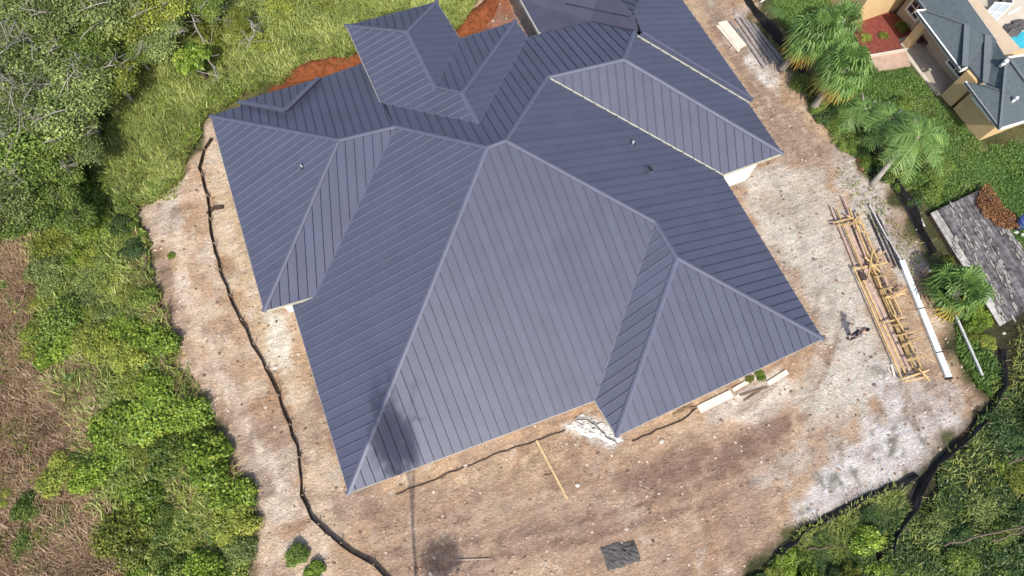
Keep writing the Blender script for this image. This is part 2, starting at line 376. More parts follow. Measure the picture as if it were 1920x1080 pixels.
# ------------------------------------------------------------------ main house with standing seam roof
V = {k: np.array(v) for k, v in {
 'SW': (0.017, 0.093, 2.306), 'apL': (12.200, 12.752, 6.619), 'apR': (13.227, 12.772, 6.622), 'wwNW': (-1.415, 23.245, 2.958), 'wwSW': (-1.478, 10.443, 2.556),
 'wwAp': (5.307, 17.140, 5.097), 'wwR': (8.395, 16.681, 5.245), 'Sv': (12.740, -0.274, 2.201), 'prSW': (13.014, -2.262, 2.178), 'prAp': (19.144, 4.432, 4.481),
 'prN': (18.981, 6.641, 4.554), 'SE': (24.866, -1.793, 2.417), 'ein': (24.657, 8.570, 2.570), 'eSE': (28.282, 8.388, 2.910), 'eAp': (21.461, 15.873, 5.489),
 'eW': (17.167, 16.527, 5.275), 'eEn': (28.228, 12.080, 2.883), 'twNW': (7.887, 25.469, 4.145), 'twAp': (10.975, 22.532, 5.257), 'twNE': (13.595, 25.394, 3.889),
 'twS': (11.159, 18.102, 5.411), 'w2Ap': (12.306, 16.876, 5.819), 'w2S': (12.449, 14.754, 5.912), 'twSW': (8.119, 19.232, 4.347), 'w2NE': (17.574, 22.290, 3.731),
 'w2Ee': (17.770, 20.856, 3.750), 'Wv': (1.251, 10.141, 2.713), 'mW': (-0.095, 10.635, 2.229), 'NeT': (8.361, 23.701, 2.768), 'neJ': (23.273, 17.952, 4.753),
 'd2': (21.662, 20.363, 3.906), 'd1': (18.535, 20.795, 3.763), 'twV': (13.926, 22.164, 3.903)}.items()}
FACES = dict(S=['SW', 'Sv', 'prN', 'apR', 'apL'], W=['SW', 'apL', 'wwR', 'Wv', 'mW'], wwS=['wwSW', 'Wv', 'wwR', 'wwAp'], wwW=['wwNW', 'wwSW', 'wwAp'],
 N=['wwNW', 'wwAp', 'wwR', 'apL', 'apR', 'eW', 'eAp', 'neJ', 'd2', 'd1', 'w2Ee', 'w2S', 'twSW', 'NeT'],
 E=['apR', 'prN', 'prAp', 'SE', 'ein', 'eW'], prS=['prSW', 'SE', 'prAp'], prW=['prSW', 'prAp', 'prN', 'Sv'], eS=['ein', 'eSE', 'eAp', 'eW'], eE=['eSE', 'eEn', 'neJ', 'eAp'],
 tW=['twNW', 'twSW', 'w2S', 'w2Ap', 'twS', 'twAp'], tN=['twNW', 'twNE', 'twAp'], tE=['twNE', 'twAp', 'twS', 'twV'], w2N=['twV', 'w2NE', 'w2Ap', 'twS'], w2E=['w2NE', 'w2Ee', 'w2S', 'w2Ap'])
# the wing that runs on to the north: its east slope sits a little proud, with a narrow south sliver
eEe = FACES['eE']
def plane(vs):
    M = np.array(vs); c = M.mean(0); n = np.linalg.svd(M - c)[2][2]; n = n if n[2] > 0 else -n; return c, n
cE, nE = plane([V[k] for k in eEe])
nE0 = nE / nE[2]
V['n3a'] = onplane(1204, 62, cE + np.array([0, 0, .10]), nE)
V['n3b'] = onplane(1412, 187, cE + np.array([0, 0, .10]), nE)
V['n3c'] = onplane(1262, -25, cE + np.array([0, 0, .10]), nE)
V['n3d'] = onplane(1208, -25, cE + np.array([0, 0, .10]), nE)
V['n3e'] = onplane(1188, 24, cE + np.array([0, 0, .10]), nE)
V['n3f'] = V['n3d'] + np.array([-1.6, .6, -.55]); V['n3g'] = V['n3e'] + np.array([-1.2, 1.2, -.62])
FACES['n3E'] = ['n3a', 'n3b', 'n3c', 'n3d', 'n3e']
FACES['n3N'] = ['n3e', 'n3d', 'n3f', 'n3g']
house = tag(empty('metal_roof_house', (12, 10, 0)), 'large house under a dark blue grey standing seam metal roof', 'house')
SLOPES = {}
PW = .49
def panels(key, vs, pw=PW, lift=0.0):
    c, n = plane(vs); vs = [np.array(v) + np.array([0, 0, lift]) for v in vs]; c = c + np.array([0, 0, lift])
    e = nrm(np.array([-n[1], n[0], 0])); up = np.cross(n, e); up = up if up[2] > 0 else -up
    if key == 'n3N': pass
    P2 = [(np.dot(v - c, e), np.dot(v - c, up)) for v in vs]
    dk = MB(); dk.prism([v - n * .035 for v in vs], -n * .08)
    sl_ = dk.build('roof_slope', DECK, house)
    smin = min(p[0] for p in P2); smax = max(p[0] for p in P2)
    off = (hash(key) % 100) / 100 * 0.0 + .12
    k = smin - off
    def clip(P, s0, keep_ge):
        out = []
        for i in range(len(P)):
            a = P[i]; b_ = P[(i + 1) % len(P)]; ia = (a[0] >= s0) == keep_ge; ib = (b_[0] >= s0) == keep_ge
            if ia: out.append(a)
            if ia != ib:
                u = (s0 - a[0]) / (b_[0] - a[0]); out.append((s0, a[1] + u * (b_[1] - a[1])))
        return out
    while k < smax - .02:
        s0, s1 = k, k + pw
        P = clip(P2, s0, True); P = clip(P, s1, False) if P else P
        k += pw
        if len(P) < 3: continue
        area = abs(sum(P[i][0] * P[(i + 1) % len(P)][1] - P[(i + 1) % len(P)][0] * P[i][1] for i in range(len(P)))) / 2
        if area < .004: continue
        tilt = random.gauss(0, .006)
        fl = -1 if n[0] < -.2 else 1             # the open groove lies on the north side of the seams on the west slopes
        gv = .04 if fl > 0 else .03; q3 = [c + e * ((s0 + gv if fl > 0 else s0) + (a - s0) * (pw - gv) / pw) + up * b_ + n * (tilt * (a - s0)) for a, b_ in P]
        mb = MB(); mb.prism(q3, -n * .03)
        if s0 > smin:
            r = [b_ for a, b_ in P if abs(a - s0) < 1e-6]
            if len(r) >= 2 and max(r) - min(r) > .06:
                r0, r1 = min(r) + .01, max(r) - .03
                p, q = c + e * s0 + up * r0 + n * .022, c + e * s0 + up * r1 + n * .022
                mb.beam(p, q, .036, .075, n, 1)
        o = mb.build('roof_panel', [ROOF, SEAM_GLINT if fl < 0 else ROOF], sl_)
    SLOPES[key] = (c, n); return sl_
for k_, names in FACES.items(): panels(k_, [V[a] for a in names])

def cap(a, b, fa, fb, wd=.15, h=.075, m=CAP, name='ridge_cap'):
    """folded sheet along the edge a-b, one wing lying on each slope"""
    a = np.array(V[a] if isinstance(a, str) else a); b = np.array(V[b] if isinstance(b, str) else b)
    d = nrm(b - a); mb = MB(); rows = []
    for f in (fa, fb):
        c, n = SLOPES[f]; s_ = nrm(np.cross(n, d))
        if np.dot(s_, c - (a + b) / 2) < 0: s_ = -s_
        rows.append((s_, n))
    a = a - d * .06; b = b + d * .06; up = nrm(rows[0][1] + rows[1][1])
    for p in (a, b):
        pass
    pr = []
    for p in (a, b):
        pr.append([p + rows[0][0] * wd + rows[0][1] * .012, p + rows[0][0] * wd + rows[0][1] * h, p + up * (h + .015), p + rows[1][0] * wd + rows[1][1] * h, p + rows[1][0] * wd + rows[1][1] * .012, p - up * .01])
    vs = pr[0] + pr[1]; fs = [(i, (i + 1) % 6, 6 + (i + 1) % 6, 6 + i) for i in range(6)] + [(5, 4, 3, 2, 1, 0), (6, 7, 8, 9, 10, 11)]
    mb.add(vs, fs); return mb.build(name, m, house)
for a, b, fa, fb in [('SW', 'apL', 'S', 'W'), ('apL', 'apR', 'S', 'N'), ('apR', 'prN', 'S', 'E'), ('prN', 'prAp', 'prW', 'E'), ('prAp', 'SE', 'prS', 'E'), ('prSW', 'prAp', 'prW', 'prS'),
                     ('wwR', 'apL', 'W', 'N'), ('wwAp', 'wwR', 'wwS', 'N'), ('wwNW', 'wwAp', 'wwW', 'N'), ('wwSW', 'wwAp', 'wwW', 'wwS'), ('apR', 'eW', 'E', 'N'), ('eW', 'eAp', 'eS', 'N'),
                     ('eSE', 'eAp', 'eS', 'eE'), ('eAp', 'neJ', 'eE', 'N'), ('twNW', 'twAp', 'tW', 'tN'), ('twNE', 'twAp', 'tE', 'tN'), ('twAp', 'twS', 'tW', 'tE'), ('twS', 'w2Ap', 'tW', 'w2N'),
                     ('w2Ap', 'w2S', 'tW', 'w2E'), ('w2NE', 'w2Ap', 'w2N', 'w2E')]:
    cap(a, b, fa, fb, .112, .062)
# valleys: a folded flat strip
def strip(a, b, wd, th, m, name, lift=.02, parent=house, up=(0, 0, 1)):
    a = np.array(V[a] if isinstance(a, str) else a); b = np.array(V[b] if isinstance(b, str) else b)
    l = np.array([0, 0, lift]); return MB().beam(a + l, b + l, wd, th, up).build(name, m, parent)
for a, b in (('Sv', 'prN'), ('Wv', 'wwR'), ('w2S', 'twSW'), ('w2S', 'w2Ee'), ('twV', 'twS')): strip(a, b, .10, .02, CAP, 'valley_flashing', .012)
strip(V['eW'] * .985 + V['ein'] * .015, V['ein'], .055, .07, TRIM, 'valley_trim', .03)  # pale strip draws the sun glint of the valley flashing as colour
# the slot beside the north wing: grey cap, dark gutter floor, pale edge
strip(V['n3a'], V['n3b'], .17, .10, CAP, 'ridge_cap', .03)
strip(onplane(1195, 68, cE, nE), onplane(1404, 193, cE, nE), .055, .09, TRIM, 'valley_trim', .02)
strip(onplane(1200, 65, cE, nE), onplane(1408, 190, cE, nE), .2, .02, ROOF, 'valley_flashing', .015)
# dark unfinished flat roof at the top
dk = [at(977, 0, 3.78), at(1012, 63, 3.80), at(1108, 39, 3.98), at(1197, 57, 4.85), at(1190, 30, 4.95), at(1163, 0, 4.85), at(1130, -45, 4.7), at(950, -45, 3.7)]
o = MB()
o.prism([dk[0], dk[1], dk[2], dk[5], dk[6], dk[7]], (0, 0, -.15)); o.prism([dk[2], dk[3], dk[4], dk[5]], (0, 0, -.15))
tag(o.build('flat_roof', DARKROOF, house), 'dark smooth unfinished low slope roof')
mb = MB()
mb.beam(at(1060, 6, 4.25), at(1180, 31, 4.96), .03, .02); mb.build('seam', BLACK, house)
strip(dk[0] + np.array([-.06, 0, 0]), dk[1] + np.array([-.06, 0, 0]), .07, .2, FASCIA, 'fascia', -.02)
strip(dk[1], at(1002, 30, 2.2), .12, .12, FASCIA, 'post', 0)
# small raised hip over the bay on the back eave
A_, B_, C_ = V['wwNW'], 0, 0
cN, nN = SLOPES['N']
pa, pb, pc = (onplane(447, 191, cN + np.array([0, 0, .22]), nN), onplane(535, 207, cN + np.array([0, 0, .32]), nN), onplane(597, 147, cN + np.array([0, 0, .22]), nN))
panels('bay', [pa, pb, pc])
MB().prism([pa - nN * .05, pb - nN * .05, pc - nN * .05], (0, 0, -.3)).build('bay_skirt', ROOF, house)
strip(pa + (pb - pa) * .0, pb, .26, .05, CAP, 'ridge_cap', .045, up=tuple(nN)); strip(pc, pb, .30, .05, CAP, 'ridge_cap', .05, up=tuple(nN))
# fascia boards below the eaves
def fascia(a, b, m=FASCIA, h=.17, out=.0):
    a = V[a]; b = V[b]; strip(a, b, .05, h, m, 'fascia', -h / 2 - .03)
for a, b in (('SW', 'Sv'), ('prSW', 'SE'), ('Sv', 'prSW'), ('SE', 'ein'), ('eSE', 'eEn'), ('SW', 'mW'), ('wwNW', 'wwSW'), ('twNW', 'twSW'), ('twNW', 'twNE'), ('twNE', 'twV'), ('twV', 'w2NE'), ('w2NE', 'w2Ee'), ('wwNW', 'NeT')): fascia(a, b)
fascia('ein', 'eSE', TRIM, .2); fascia('wwSW', 'Wv', TRIM, .2)
strip(V['n3b'], V['n3c'], .05, .17, FASCIA, 'fascia', -.1)
# walls and slab
WP = [(.55, .65), (13.3, .4), (13.55, -1.7), (24.3, -1.3), (24.1, 9.1), (27.7, 9.0), (27.7, 21.6), (23.6, 21.6), (20.5, 21.5), (17.2, 21.4), (16.9, 21.9), (13.2, 21.9), (13.1, 24.9), (8.5, 24.9), (8.4, 22.6), (-.8, 22.6), (-.9, 11.0), (.5, 10.9)]
mb = MB(); n_ = len(WP)
vs = [(x, y, -.1) for x, y in WP] + [(x, y, 2.2) for x, y in WP]
mb.add(vs, [(i, (i + 1) % n_, n_ + (i + 1) % n_, n_ + i) for i in range(n_)]); mb.build('wall', WHITE, house)
mb = MB(); mb.box((24.8, 8.74, -.05), (27.35, 9.1, 2.55)); mb.build('wall', WHITE, house)
mb = MB(); mb.box((8.5, 19.5, 2.1), (13.1, 24.9, 3.85)); mb.box((13.1, 17.5, 2.1), (16.9, 21.9, 3.65)); mb.build('wall', WHITE, house)
# vents on the slopes
def vent(px, py, f, r, h, m, label):
    c, n = SLOPES[f]; p = onplane(px, py, c, n)
    mb = MB(); mb.tube([p - np.array([0, 0, .1]), p + np.array([0, 0, h])], [r, r], 10); mb.tube([p + np.array([0, 0, h]), p + np.array([0, 0, h + .05])], [r * 1.35, r * 1.2], 10)
    o = mb.build('vent_pipe', m, house, True); o['label'] = label
    MB().tube([p, p + n * .05], [r * 2.2, r * 1.6], 10).build('flashing', BLACK, o)
vent(567, 314, 'wwW', .055, .2, GREYMETAL, 'grey capped vent pipe'); vent(1186, 270, 'E', .07, .22, GREYMETAL, 'short grey vent pipe')
c, n = SLOPES['E']; p = onplane(1216, 320, c, n)
mb = MB(); e_ = nrm(np.cross(n, (0, 1, 0))); mb.beam(p - np.array([0, .22, 0]) + n * .09, p + np.array([0, .22, 0]) + n * .09, .34, .16, n); o = mb.build('box_vent', CAP, house)
MB().beam(p - np.array([0, .17, 0]) + n * .175, p + np.array([0, .17, 0]) + n * .175, .25, .02, n).build('grille', BLACK, o)

# ------------------------------------------------------------------ neighbour's house
SHING = mat('shingle', (.088, .108, .118), .9, .2, noise=(5, .16, 6), bump=(9, .4, .03))
SHCAP = mat('shingle_cap', (.115, .135, .145), .9, .2, noise=(6, .12, 5))
YEL = mat('yellow_stucco', (.58, .42, .22), .85, .15, noise=(2.2, .09, 5), bump=(20, .2, .01))
YEL_SHADED = mat('shaded_yellow_stucco', (.48, .39, .28), .85, .15, noise=(2.2, .08, 5))  # yellow stucco with the shade of the west-facing walls put into its colour
GLASS = mat('window_glass', (.015, .02, .035), .06, .7)
PAINT = mat('white_paint', (.78, .77, .73), .5, .4, noise=(4, .05))
SLAB = mat('concrete', (.40, .35, .29), .9, .15, noise=(2.5, .14, 6))
SLAB2 = mat('pale_concrete', (.52, .47, .39), .9, .15, noise=(2.5, .1, 6))
nb = tag(empty('stucco_house', (43, 9, 0)), "neighbouring yellow stucco house with grey shingle hip roof and white fascia", 'house')
def poly_at(pts): return [at(*p) for p in pts]
ROOFS = [
 [(1680, -55, 2.5), (1736, 20, 2.5), (1813, 46, 3.12), (1868, 78, 3.25), (1773, -55, 3.25)],
 [(1719, 22, 2.5), (1801, 132, 2.5), (1809, 124, 2.75), (1813, 46, 3.12), (1737, 20, 2.55)],
 [(1813, 46, 3.12), (1809, 124, 2.75), (1817, 124, 2.5), (1846, 158, 2.5), (1849, 155, 2.58), (1853, 66, 3.2)],
 [(1853, 66, 3.2), (1849, 155, 2.58), (1885, 171, 3.05), (1888, 111, 3.45), (1868, 78, 3.25)], [(1868, 78, 3.25), (1813, 46, 3.12), (1853, 66, 3.2)],
 [(1810, 154, 2.5), (1875, 241, 2.5), (1881, 174, 3.07), (1846, 159, 2.66)],
 [(1875, 241, 2.5), (1968, 213, 2.5), (1894, 110, 3.5), (1887, 111, 3.45), (1881, 174, 3.07)],
 [(1894, 110, 3.5), (1968, 213, 2.5), (2010, 120, 2.5), (1930, 103, 3.2)]]
for r in ROOFS: MB().prism(poly_at(r), (0, 0, -.14)).build('roof_slope', SHING, nb)
for a, b, wd in (((1813, 46, 3.16), (1809, 124, 2.8), .34), ((1853, 66, 3.24), (1849, 155, 2.63), .42), ((1737, 20, 2.6), (1813, 46, 3.17), .1), ((1894, 110, 3.55), (1968, 213, 2.55), .2), ((1887, 111, 3.5), (1881, 174, 3.12), .16), ((1881, 174, 3.12), (1875, 240, 2.55), .14), ((1847, 160, 2.72), (1884, 172, 3.1), .1)):
    MB().beam(at(*a), at(*b), wd, .05).build('ridge_cap', SHCAP, nb)
for a, b in (((1680, -55), (1736, 20)), ((1736, 20), (1717, 21)), ((1717, 21), (1801, 133)), ((1817, 124), (1845, 159)), ((1845, 159), (1863, 154)), ((1809, 154), (1875, 242)), ((1875, 242), (1968, 214)), ((1801, 133), (1812, 128))):
    MB().beam(at(*a, 2.42), at(*b, 2.42), .09, .2).build('fascia', PAINT, nb)
MB().beam(at(1868, 78, 3.2), at(1773, -55, 3.2), .07, .14).build('fascia', FASCIA, nb)
MB().beam(at(1890, 108, 3.5), at(1930, 102, 3.25), .1, .1).build('fascia', PAINT, nb)
for p, rr in (((1882, 119, 3.45), .16), ((1901, 188, 3.0), .12)):
    mb = MB(); q = at(*p); mb.tube([q - np.array([0, 0, .25]), q + np.array([0, 0, .18])], rr * .7, 9); mb.tube([q + np.array([0, 0, .18]), q + np.array([0, 0, .3])], [rr, rr * .6], 9); mb.build('roof_vent', PAINT, nb, True)
def wall(a, b, m=YEL):
    MB().box(a, b).build('wall', m, nb)
wall((42.1, 5.7, -.1), (46.5, 8.3, 2.42)); wall((42.62, 8.3, -.1), (46.5, 9.5, 2.42))
wall((43.35, 9.5, -.1), (46.0, 13.3, 2.4), YEL_SHADED); wall((43.32, 13.3, -.1), (46.0, 16.3, 2.45), YEL_SHADED)
wall((39.72, 16.55, -.1), (46.0, 24, 3.05)); 
MB().box((39.4, 16.2, 3.05), (43.2, 24, 3.2)).build('roof_slope', SHING, nb)
MB().box((42.0, 8.5, -.1), (43.6, 9.45, 2.35)).build('column', YEL, nb)
mb = MB(); mb.box((41.95, 13.35, -.1), (42.3, 13.85, 2.3)); mb.build('column', YEL, nb)
MB().box((41.9, 13.3, 0), (42.35, 13.9, .18)).build('column_base', SLAB2, nb)
def window(o, ux, w_, h_, z, nx_=2, ny_=2, out=(-1, 0, 0), m=PAINT, par=None):
    """frame, muntins and pane: o lower corner on the wall, ux along the wall"""
    o = np.array(o, float); ux = np.array(ux, float); out = np.array(out, float); zz = np.array([0, 0, 1.])
    fr = MB(); L = lambda a, b: o + ux * a + zz * (z + b) + out * .05
    for p, q in ((L(-.07, 0), L(w_ + .07, 0)), (L(-.07, h_), L(w_ + .07, h_))): fr.beam(p, q, .13, .14, out)
    for p, q in ((L(0, .06), L(0, h_ - .06)), (L(w_, .06), L(w_, h_ - .06))): fr.beam(p, q, .13, .138, out)
    f = fr.build('window', m, par or nb)
    i = 0
    for a in range(nx_):
        for b in range(ny_):
            g = MB(); a0, a1 = w_ * a / nx_ + .04, w_ * (a + 1) / nx_ - .04; b0, b1 = h_ * b / ny_ + .04, h_ * (b + 1) / ny_ - .04
            g.prism([L(a0, b0), L(a1, b0), L(a1, b1), L(a0, b1)], -out * .04); g.build('pane', GLASS, f)
    mu = MB()
    for a in range(1, nx_): mu.beam(L(w_ * a / nx_, .05) + out * .006, L(w_ * a / nx_, h_ - .05) + out * .006, .06, .06, out)
    for b in range(1, ny_): mu.beam(L(.06, h_ * b / ny_) + out * .012, L(w_ - .06, h_ * b / ny_) + out * .012, .06, .06, out)
    if mu.v: mu.build('muntin', m, f)
    return f
window((43.32, 14.75, 0), (0, 1, 0), 1.1, 1.5, .75, 2, 3)
window((43.35, 9.75, 0), (0, 1, 0), 1.5, 1.5, .6, 2, 2)
window((42.1, 6.2, 0), (0, 1, 0), 1.7, .75, 1.55, 4, 1)
porch = tag(MB().box((42.05, 9.5, -.1), (43.3, 14.3, .06)).build('porch_floor', SLAB, None), 'concrete porch floor along the stucco house', kind='structure')
tag(MB().box((41.75, 9.5, -.1), (42.04, 13.3, .04)).build('walkway', SLAB2, None), 'pale concrete edge strip along the porch', kind='structure')
# mulch bed with low wall
MULCH = mat('red_mulch', (.20, .058, .045), .95, .1, noise=(9, .4, 6), bump=(12, .9, .08))
tag(MB().prism([(39.75, 17.0, .05), (39.35, 13.8, .05), (41.9, 13.3, .05), (43.3, 14.6, .05), (43.1, 16.5, .05)], (0, 0, -.2)).build('mulch_bed', MULCH), 'bed of red mulch in front of the yellow wall', kind='structure')
PINK = mat('pink_slab', (.42, .30, .23), .9, .15, noise=(2, .18, 5))
tag(MB().prism([(39.2, 13.72, .13), (41.9, 13.22, .13), (41.5, 12.15, .13), (39.4, 12.6, .13)], (0, 0, -.2)).build('paving_slab', PINK), 'pinkish concrete slab below the mulch bed', kind='structure')
tag(MB().beam((39.3, 13.75, .2), (41.9, 13.27, .2), .12, .25).build('bed_edging', SLAB2), 'pale edging between mulch bed and slab', 'edging')
# patio, pool and screen beyond the house
PATIO = mat('patio_stone', (.50, .44, .36), .9, .15, noise=(1.6, .12, 6))
tag(MB().prism([at(1775, -60), at(1990, -60), at(1990, 130), at(1850, 130)], (0, 0, .03)).build('patio', PATIO), 'beige patio slab behind the neighbouring house', kind='structure')
WATER = mat('pool_water', (.05, .38, .48), .08, .5, noise=(1.5, .2))
pc_ = at(1921, 92, .05); mb = MB(); N_ = 22
ring = [(pc_[0] + 2.2 * math.cos(a), pc_[1] + 1.35 * math.sin(a), .065) for a in [2 * math.pi * k / N_ for k in range(N_)]]
tag(MB().prism(ring, (0, 0, -.03)).build('pool', WATER), 'turquoise water of the kidney shaped pool', kind='structure')
mb = MB()
for k in range(N_):
    a, b2 = 2 * math.pi * k / N_, 2 * math.pi * (k + 1) / N_
    f_ = lambda a, r: np.array([pc_[0] + (2.2 + r) * math.cos(a), pc_[1] + (1.35 + r) * math.sin(a), 0])
    mb.prism([f_(a, .01) + [0, 0, .11], f_(b2, .01) + [0, 0, .11], f_(b2, .42) + [0, 0, .11], f_(a, .42) + [0, 0, .11]], (0, 0, -.1))
tag(mb.build('pool_coping', SLAB2), 'pale rounded rim around the turquoise pool', 'pool rim')
ROCK = mat('dark_rock', (.10, .095, .095), .9, .2, noise=(2, .4), bump=(4, .8, .1))
def rock(px, py, r, m, name, label, cat='rock', z=0.0):
    c = at(px, py, z); vs = []; fs = []
    mb = MB(); rows = 6; n = 9
    for i in range(rows + 1):
        ph = math.pi * i / rows
        for j in range(n):
            th = 2 * math.pi * j / n; q = r * random.uniform(.75, 1.15)
            vs.append((c[0] + q * math.sin(ph) * math.cos(th), c[1] + q * .8 * math.sin(ph) * math.sin(th), c[2] + max(-.05, q * .55 * math.cos(ph))))
    for i in range(rows):
        for j in range(n): fs.append((i * n + j, (i + 1) * n + j, (i + 1) * n + (j + 1) % n, i * n + (j + 1) % n))
    mb.add(vs, fs); return tag(mb.build(name, m), label, cat)
rock(1893, 60, .75, ROCK, 'boulder', 'dark grey boulder between the pool rim and the glazed screen'); rock(1912, 50, .7, ROCK, 'boulder', 'dark boulder beside the patio lawn, nearest the frame edge')
rock(1888, 88, .6, ROCK, 'boulder', 'dark boulder at the curved end of the pool beside the roof edge')
scr = tag(empty('patio_screen', at(1860, 35)), 'white framed glazed patio screen standing behind the neighbouring house', 'screen')
def panel_screen(p, q, h, nx_, ny_, gm, thick=.09):
    p = np.array(p, float); q = np.array(q, float); L = np.linalg.norm(q - p); u = (q - p) / L; out = np.array([u[1], -u[0], 0])
    fr = MB()
    for a in range(nx_ + 1): fr.beam(p + u * (L * a / nx_), p + u * (L * a / nx_) + np.array([0, 0, h]), thick, thick, out)
    for b in range(ny_ + 1): fr.beam(p + np.array([0, 0, max(.05, h * b / ny_)]) + out * .004, q + np.array([0, 0, max(.05, h * b / ny_)]) + out * .004, thick * .9, thick * .9)
    fr.build('frame', PAINT, scr)
    for a in range(nx_):
        for b in range(ny_):
            z0, z1 = h * b / ny_ + .06, h * (b + 1) / ny_ - .06; a0, a1 = L * a / nx_ + .06, L * (a + 1) / nx_ - .06
            MB().prism([p + u * a0 + [0, 0, z0], p + u * a1 + [0, 0, z0], p + u * a1 + [0, 0, z1], p + u * a0 + [0, 0, z1]], out * .02).build('pane', gm, scr)
SKYGLASS = mat('painted_sky_glass', (.48, .55, .68), .15, .6)  # sky reflection painted into the pane colour
a = at(1834, 38); b2 = at(1864, 40); c2 = at(1880, 44)
panel_screen(a, b2, 1.5, 2, 2, SKYGLASS); panel_screen(b2 + np.array([.1, 0, 0]), b2 + np.array([1.5, 1.9, 0]), 1.5, 3, 2, GLASS)
MB().beam(at(1890, 28), at(1912, 14), .12, .12).build('rail', PAINT, scr)

# ------------------------------------------------------------------ black silt fences
SILT = mat('silt_fabric', (.022, .020, .020), .75, .25, noise=(2.5, .5, 5))
SILTD = mat('dusty_silt_fabric', (.05, .036, .028), .85, .15, noise=(2.5, .6, 5))
STAKE = mat('stake_wood', (.30, .23, .16), .8, .2, noise=(6, .2))
def silt(px, label, m, h=.5, lean=.22, step=.5, every=3):
    P = [at(*p) for p in px]; pts = [P[0]]
    for i in range(len(P) - 1):
        L = np.linalg.norm(P[i + 1] - P[i]); k = max(1, int(L / step))
        for j in range(1, k + 1): pts.append(P[i] + (P[i + 1] - P[i]) * j / k)
    root = tag(empty('silt_fence', pts[0]), label, 'silt fence')
    mb = MB(); vs = []; n = len(pts)
    for i, p in enumerate(pts):
        d = nrm(pts[min(i + 1, n - 1)] - pts[max(i - 1, 0)]); s_ = np.array([-d[1], d[0], 0]); p = p + s_ * random.uniform(-.06, .06)
        l = lean * (.7 + .5 * math.sin(i * .9) + random.uniform(-.25, .25)); hh = h * random.uniform(.75, 1.05)
        c = [p - s_ * (.02 + lean * .3) + [0, 0, .015], p + [0, 0, .03], p + s_ * l * .45 + [0, 0, hh * .55], p + s_ * l + [0, 0, hh], p + s_ * (l + .03) + [0, 0, hh - .01], p + s_ * .05 + [0, 0, -.03]]
        vs += c
    fs = []
    for i in range(n - 1):
        for k in range(6): fs.append((i * 6 + k, i * 6 + (k + 1) % 6, (i + 1) * 6 + (k + 1) % 6, (i + 1) * 6 + k))
    fs += [tuple(range(6)), tuple((n - 1) * 6 + k for k in range(5, -1, -1))]
    mb.add(vs, fs); mb.build('fabric', m, root)
    for i in range(1, n, every):
        p = pts[i]; d = nrm(pts[min(i + 1, n - 1)] - pts[i - 1]); s_ = np.array([-d[1], d[0], 0])
        MB().beam(p + s_ * .10 - [0, 0, .05], p + s_ * (.12 + lean * .8) + [0, 0, h + .12], .045, .045).build('stake', STAKE, root)
silt([(399, 262), (383, 282), (376, 320), (389, 372), (396, 430), (412, 510), (438, 575), (468, 635), (508, 710), (536, 780), (557, 838), (562, 880), (566, 930), (584, 975), (640, 1022), (700, 1062), (740, 1100)],
     'long black silt fence curving along the west side of the building plot', SILTD, .34, .05)
silt([(1376, -40), (1400, 8), (1424, 40), (1452, 72), (1484, 108), (1500, 140)], 'short black silt fence behind the grey boards below the palms', SILT, .6, .2)
silt([(1625, 270), (1650, 310), (1676, 350), (1700, 395), (1722, 440), (1745, 478)], 'black silt fence between the palm hedge and the lumber pile', SILT, .6, .2)
silt([(1868, 655), (1872, 700), (1864, 745), (1836, 788), (1790, 830), (1752, 872), (1722, 905)], 'black silt fence curving round the lower east corner of the plot', SILT, .45, .2)
silt([(1722, 905), (1700, 945), (1680, 985), (1665, 1030)], 'wide black silt fence running into the dark bushes', SILT, .5, .26)
silt([(1716, 888), (1665, 910), (1612, 935), (1560, 960), (1500, 1000), (1455, 1035)], 'thin slumped black silt fence edging the white sand', SILT, .3, .2)
silt([(390, 402), (402, 394), (420, 391)], 'short black fabric strip joining the west silt fence to the house', SILTD, .2, .1)

# ------------------------------------------------------------------ lumber, boards and building waste
WOODY = mat('yellow_timber', (.46, .32, .15), .75, .2, noise=(5, .35, 5), vary=.38)
WOODP = mat('pinkish_timber', (.37, .27, .22), .8, .2, noise=(4, .25, 5), vary=.2)
WOODG = mat('grey_timber', (.25, .225, .215), .85, .15, noise=(4, .3, 5), vary=.25)
WOODB = mat('brown_timber', (.20, .135, .085), .8, .2, noise=(4, .3, 5), vary=.2)
PALEW = mat('pale_board', (.62, .55, .46), .8, .2, noise=(2.5, .16, 5))
def bar(name, a, b, wd, ht, m, label, cat, group=None, za=0.0, zb=None):
    zb = za if zb is None else zb
    p = at(*a, za) if len(a) == 2 else np.array(a, float); q = at(*b, zb) if len(b) == 2 else np.array(b, float)
    o = MB().beam(p, q, wd, ht).build(name, m); return tag(o, label, cat, group)
LB = 'long pale timber lying lengthwise in the lumber pile'
LG = 'lengthwise timbers of the lumber pile'
rails = [((1556, 386), (1603, 500)), ((1568, 392), (1618, 505)), ((1600, 500), (1690, 708)), ((1612, 512), (1700, 706)), ((1580, 368), (1632, 505)), ((1592, 390), (1652, 540)), ((1622, 480), (1712, 690)),
         ((1634, 500), (1722, 704)), ((1612, 410), (1668, 545)), ((1655, 540), (1738, 712)), ((1640, 480), (1690, 590)), ((1606, 398), (1646, 490))]
for i, (a, b) in enumerate(rails):
    z = .12 + .09 * (i % 3)
    bar('timber', a, b, random.uniform(.07, .10), .07, WOODY if i % 4 else WOODP, LB, 'timber', LG, z, z + random.uniform(-.05, .08))
for i, (a, b, wd) in enumerate([((1578, 402), (1626, 512), .32), ((1612, 508), (1690, 690), .34), ((1630, 530), (1706, 695), .18), ((1600, 420), (1640, 505), .2)]):
    bar('plank', a, b, wd, .05, WOODP, 'wide pinkish grey plank at the bottom of the lumber pile', 'plank', 'wide planks under the lumber pile', .04)
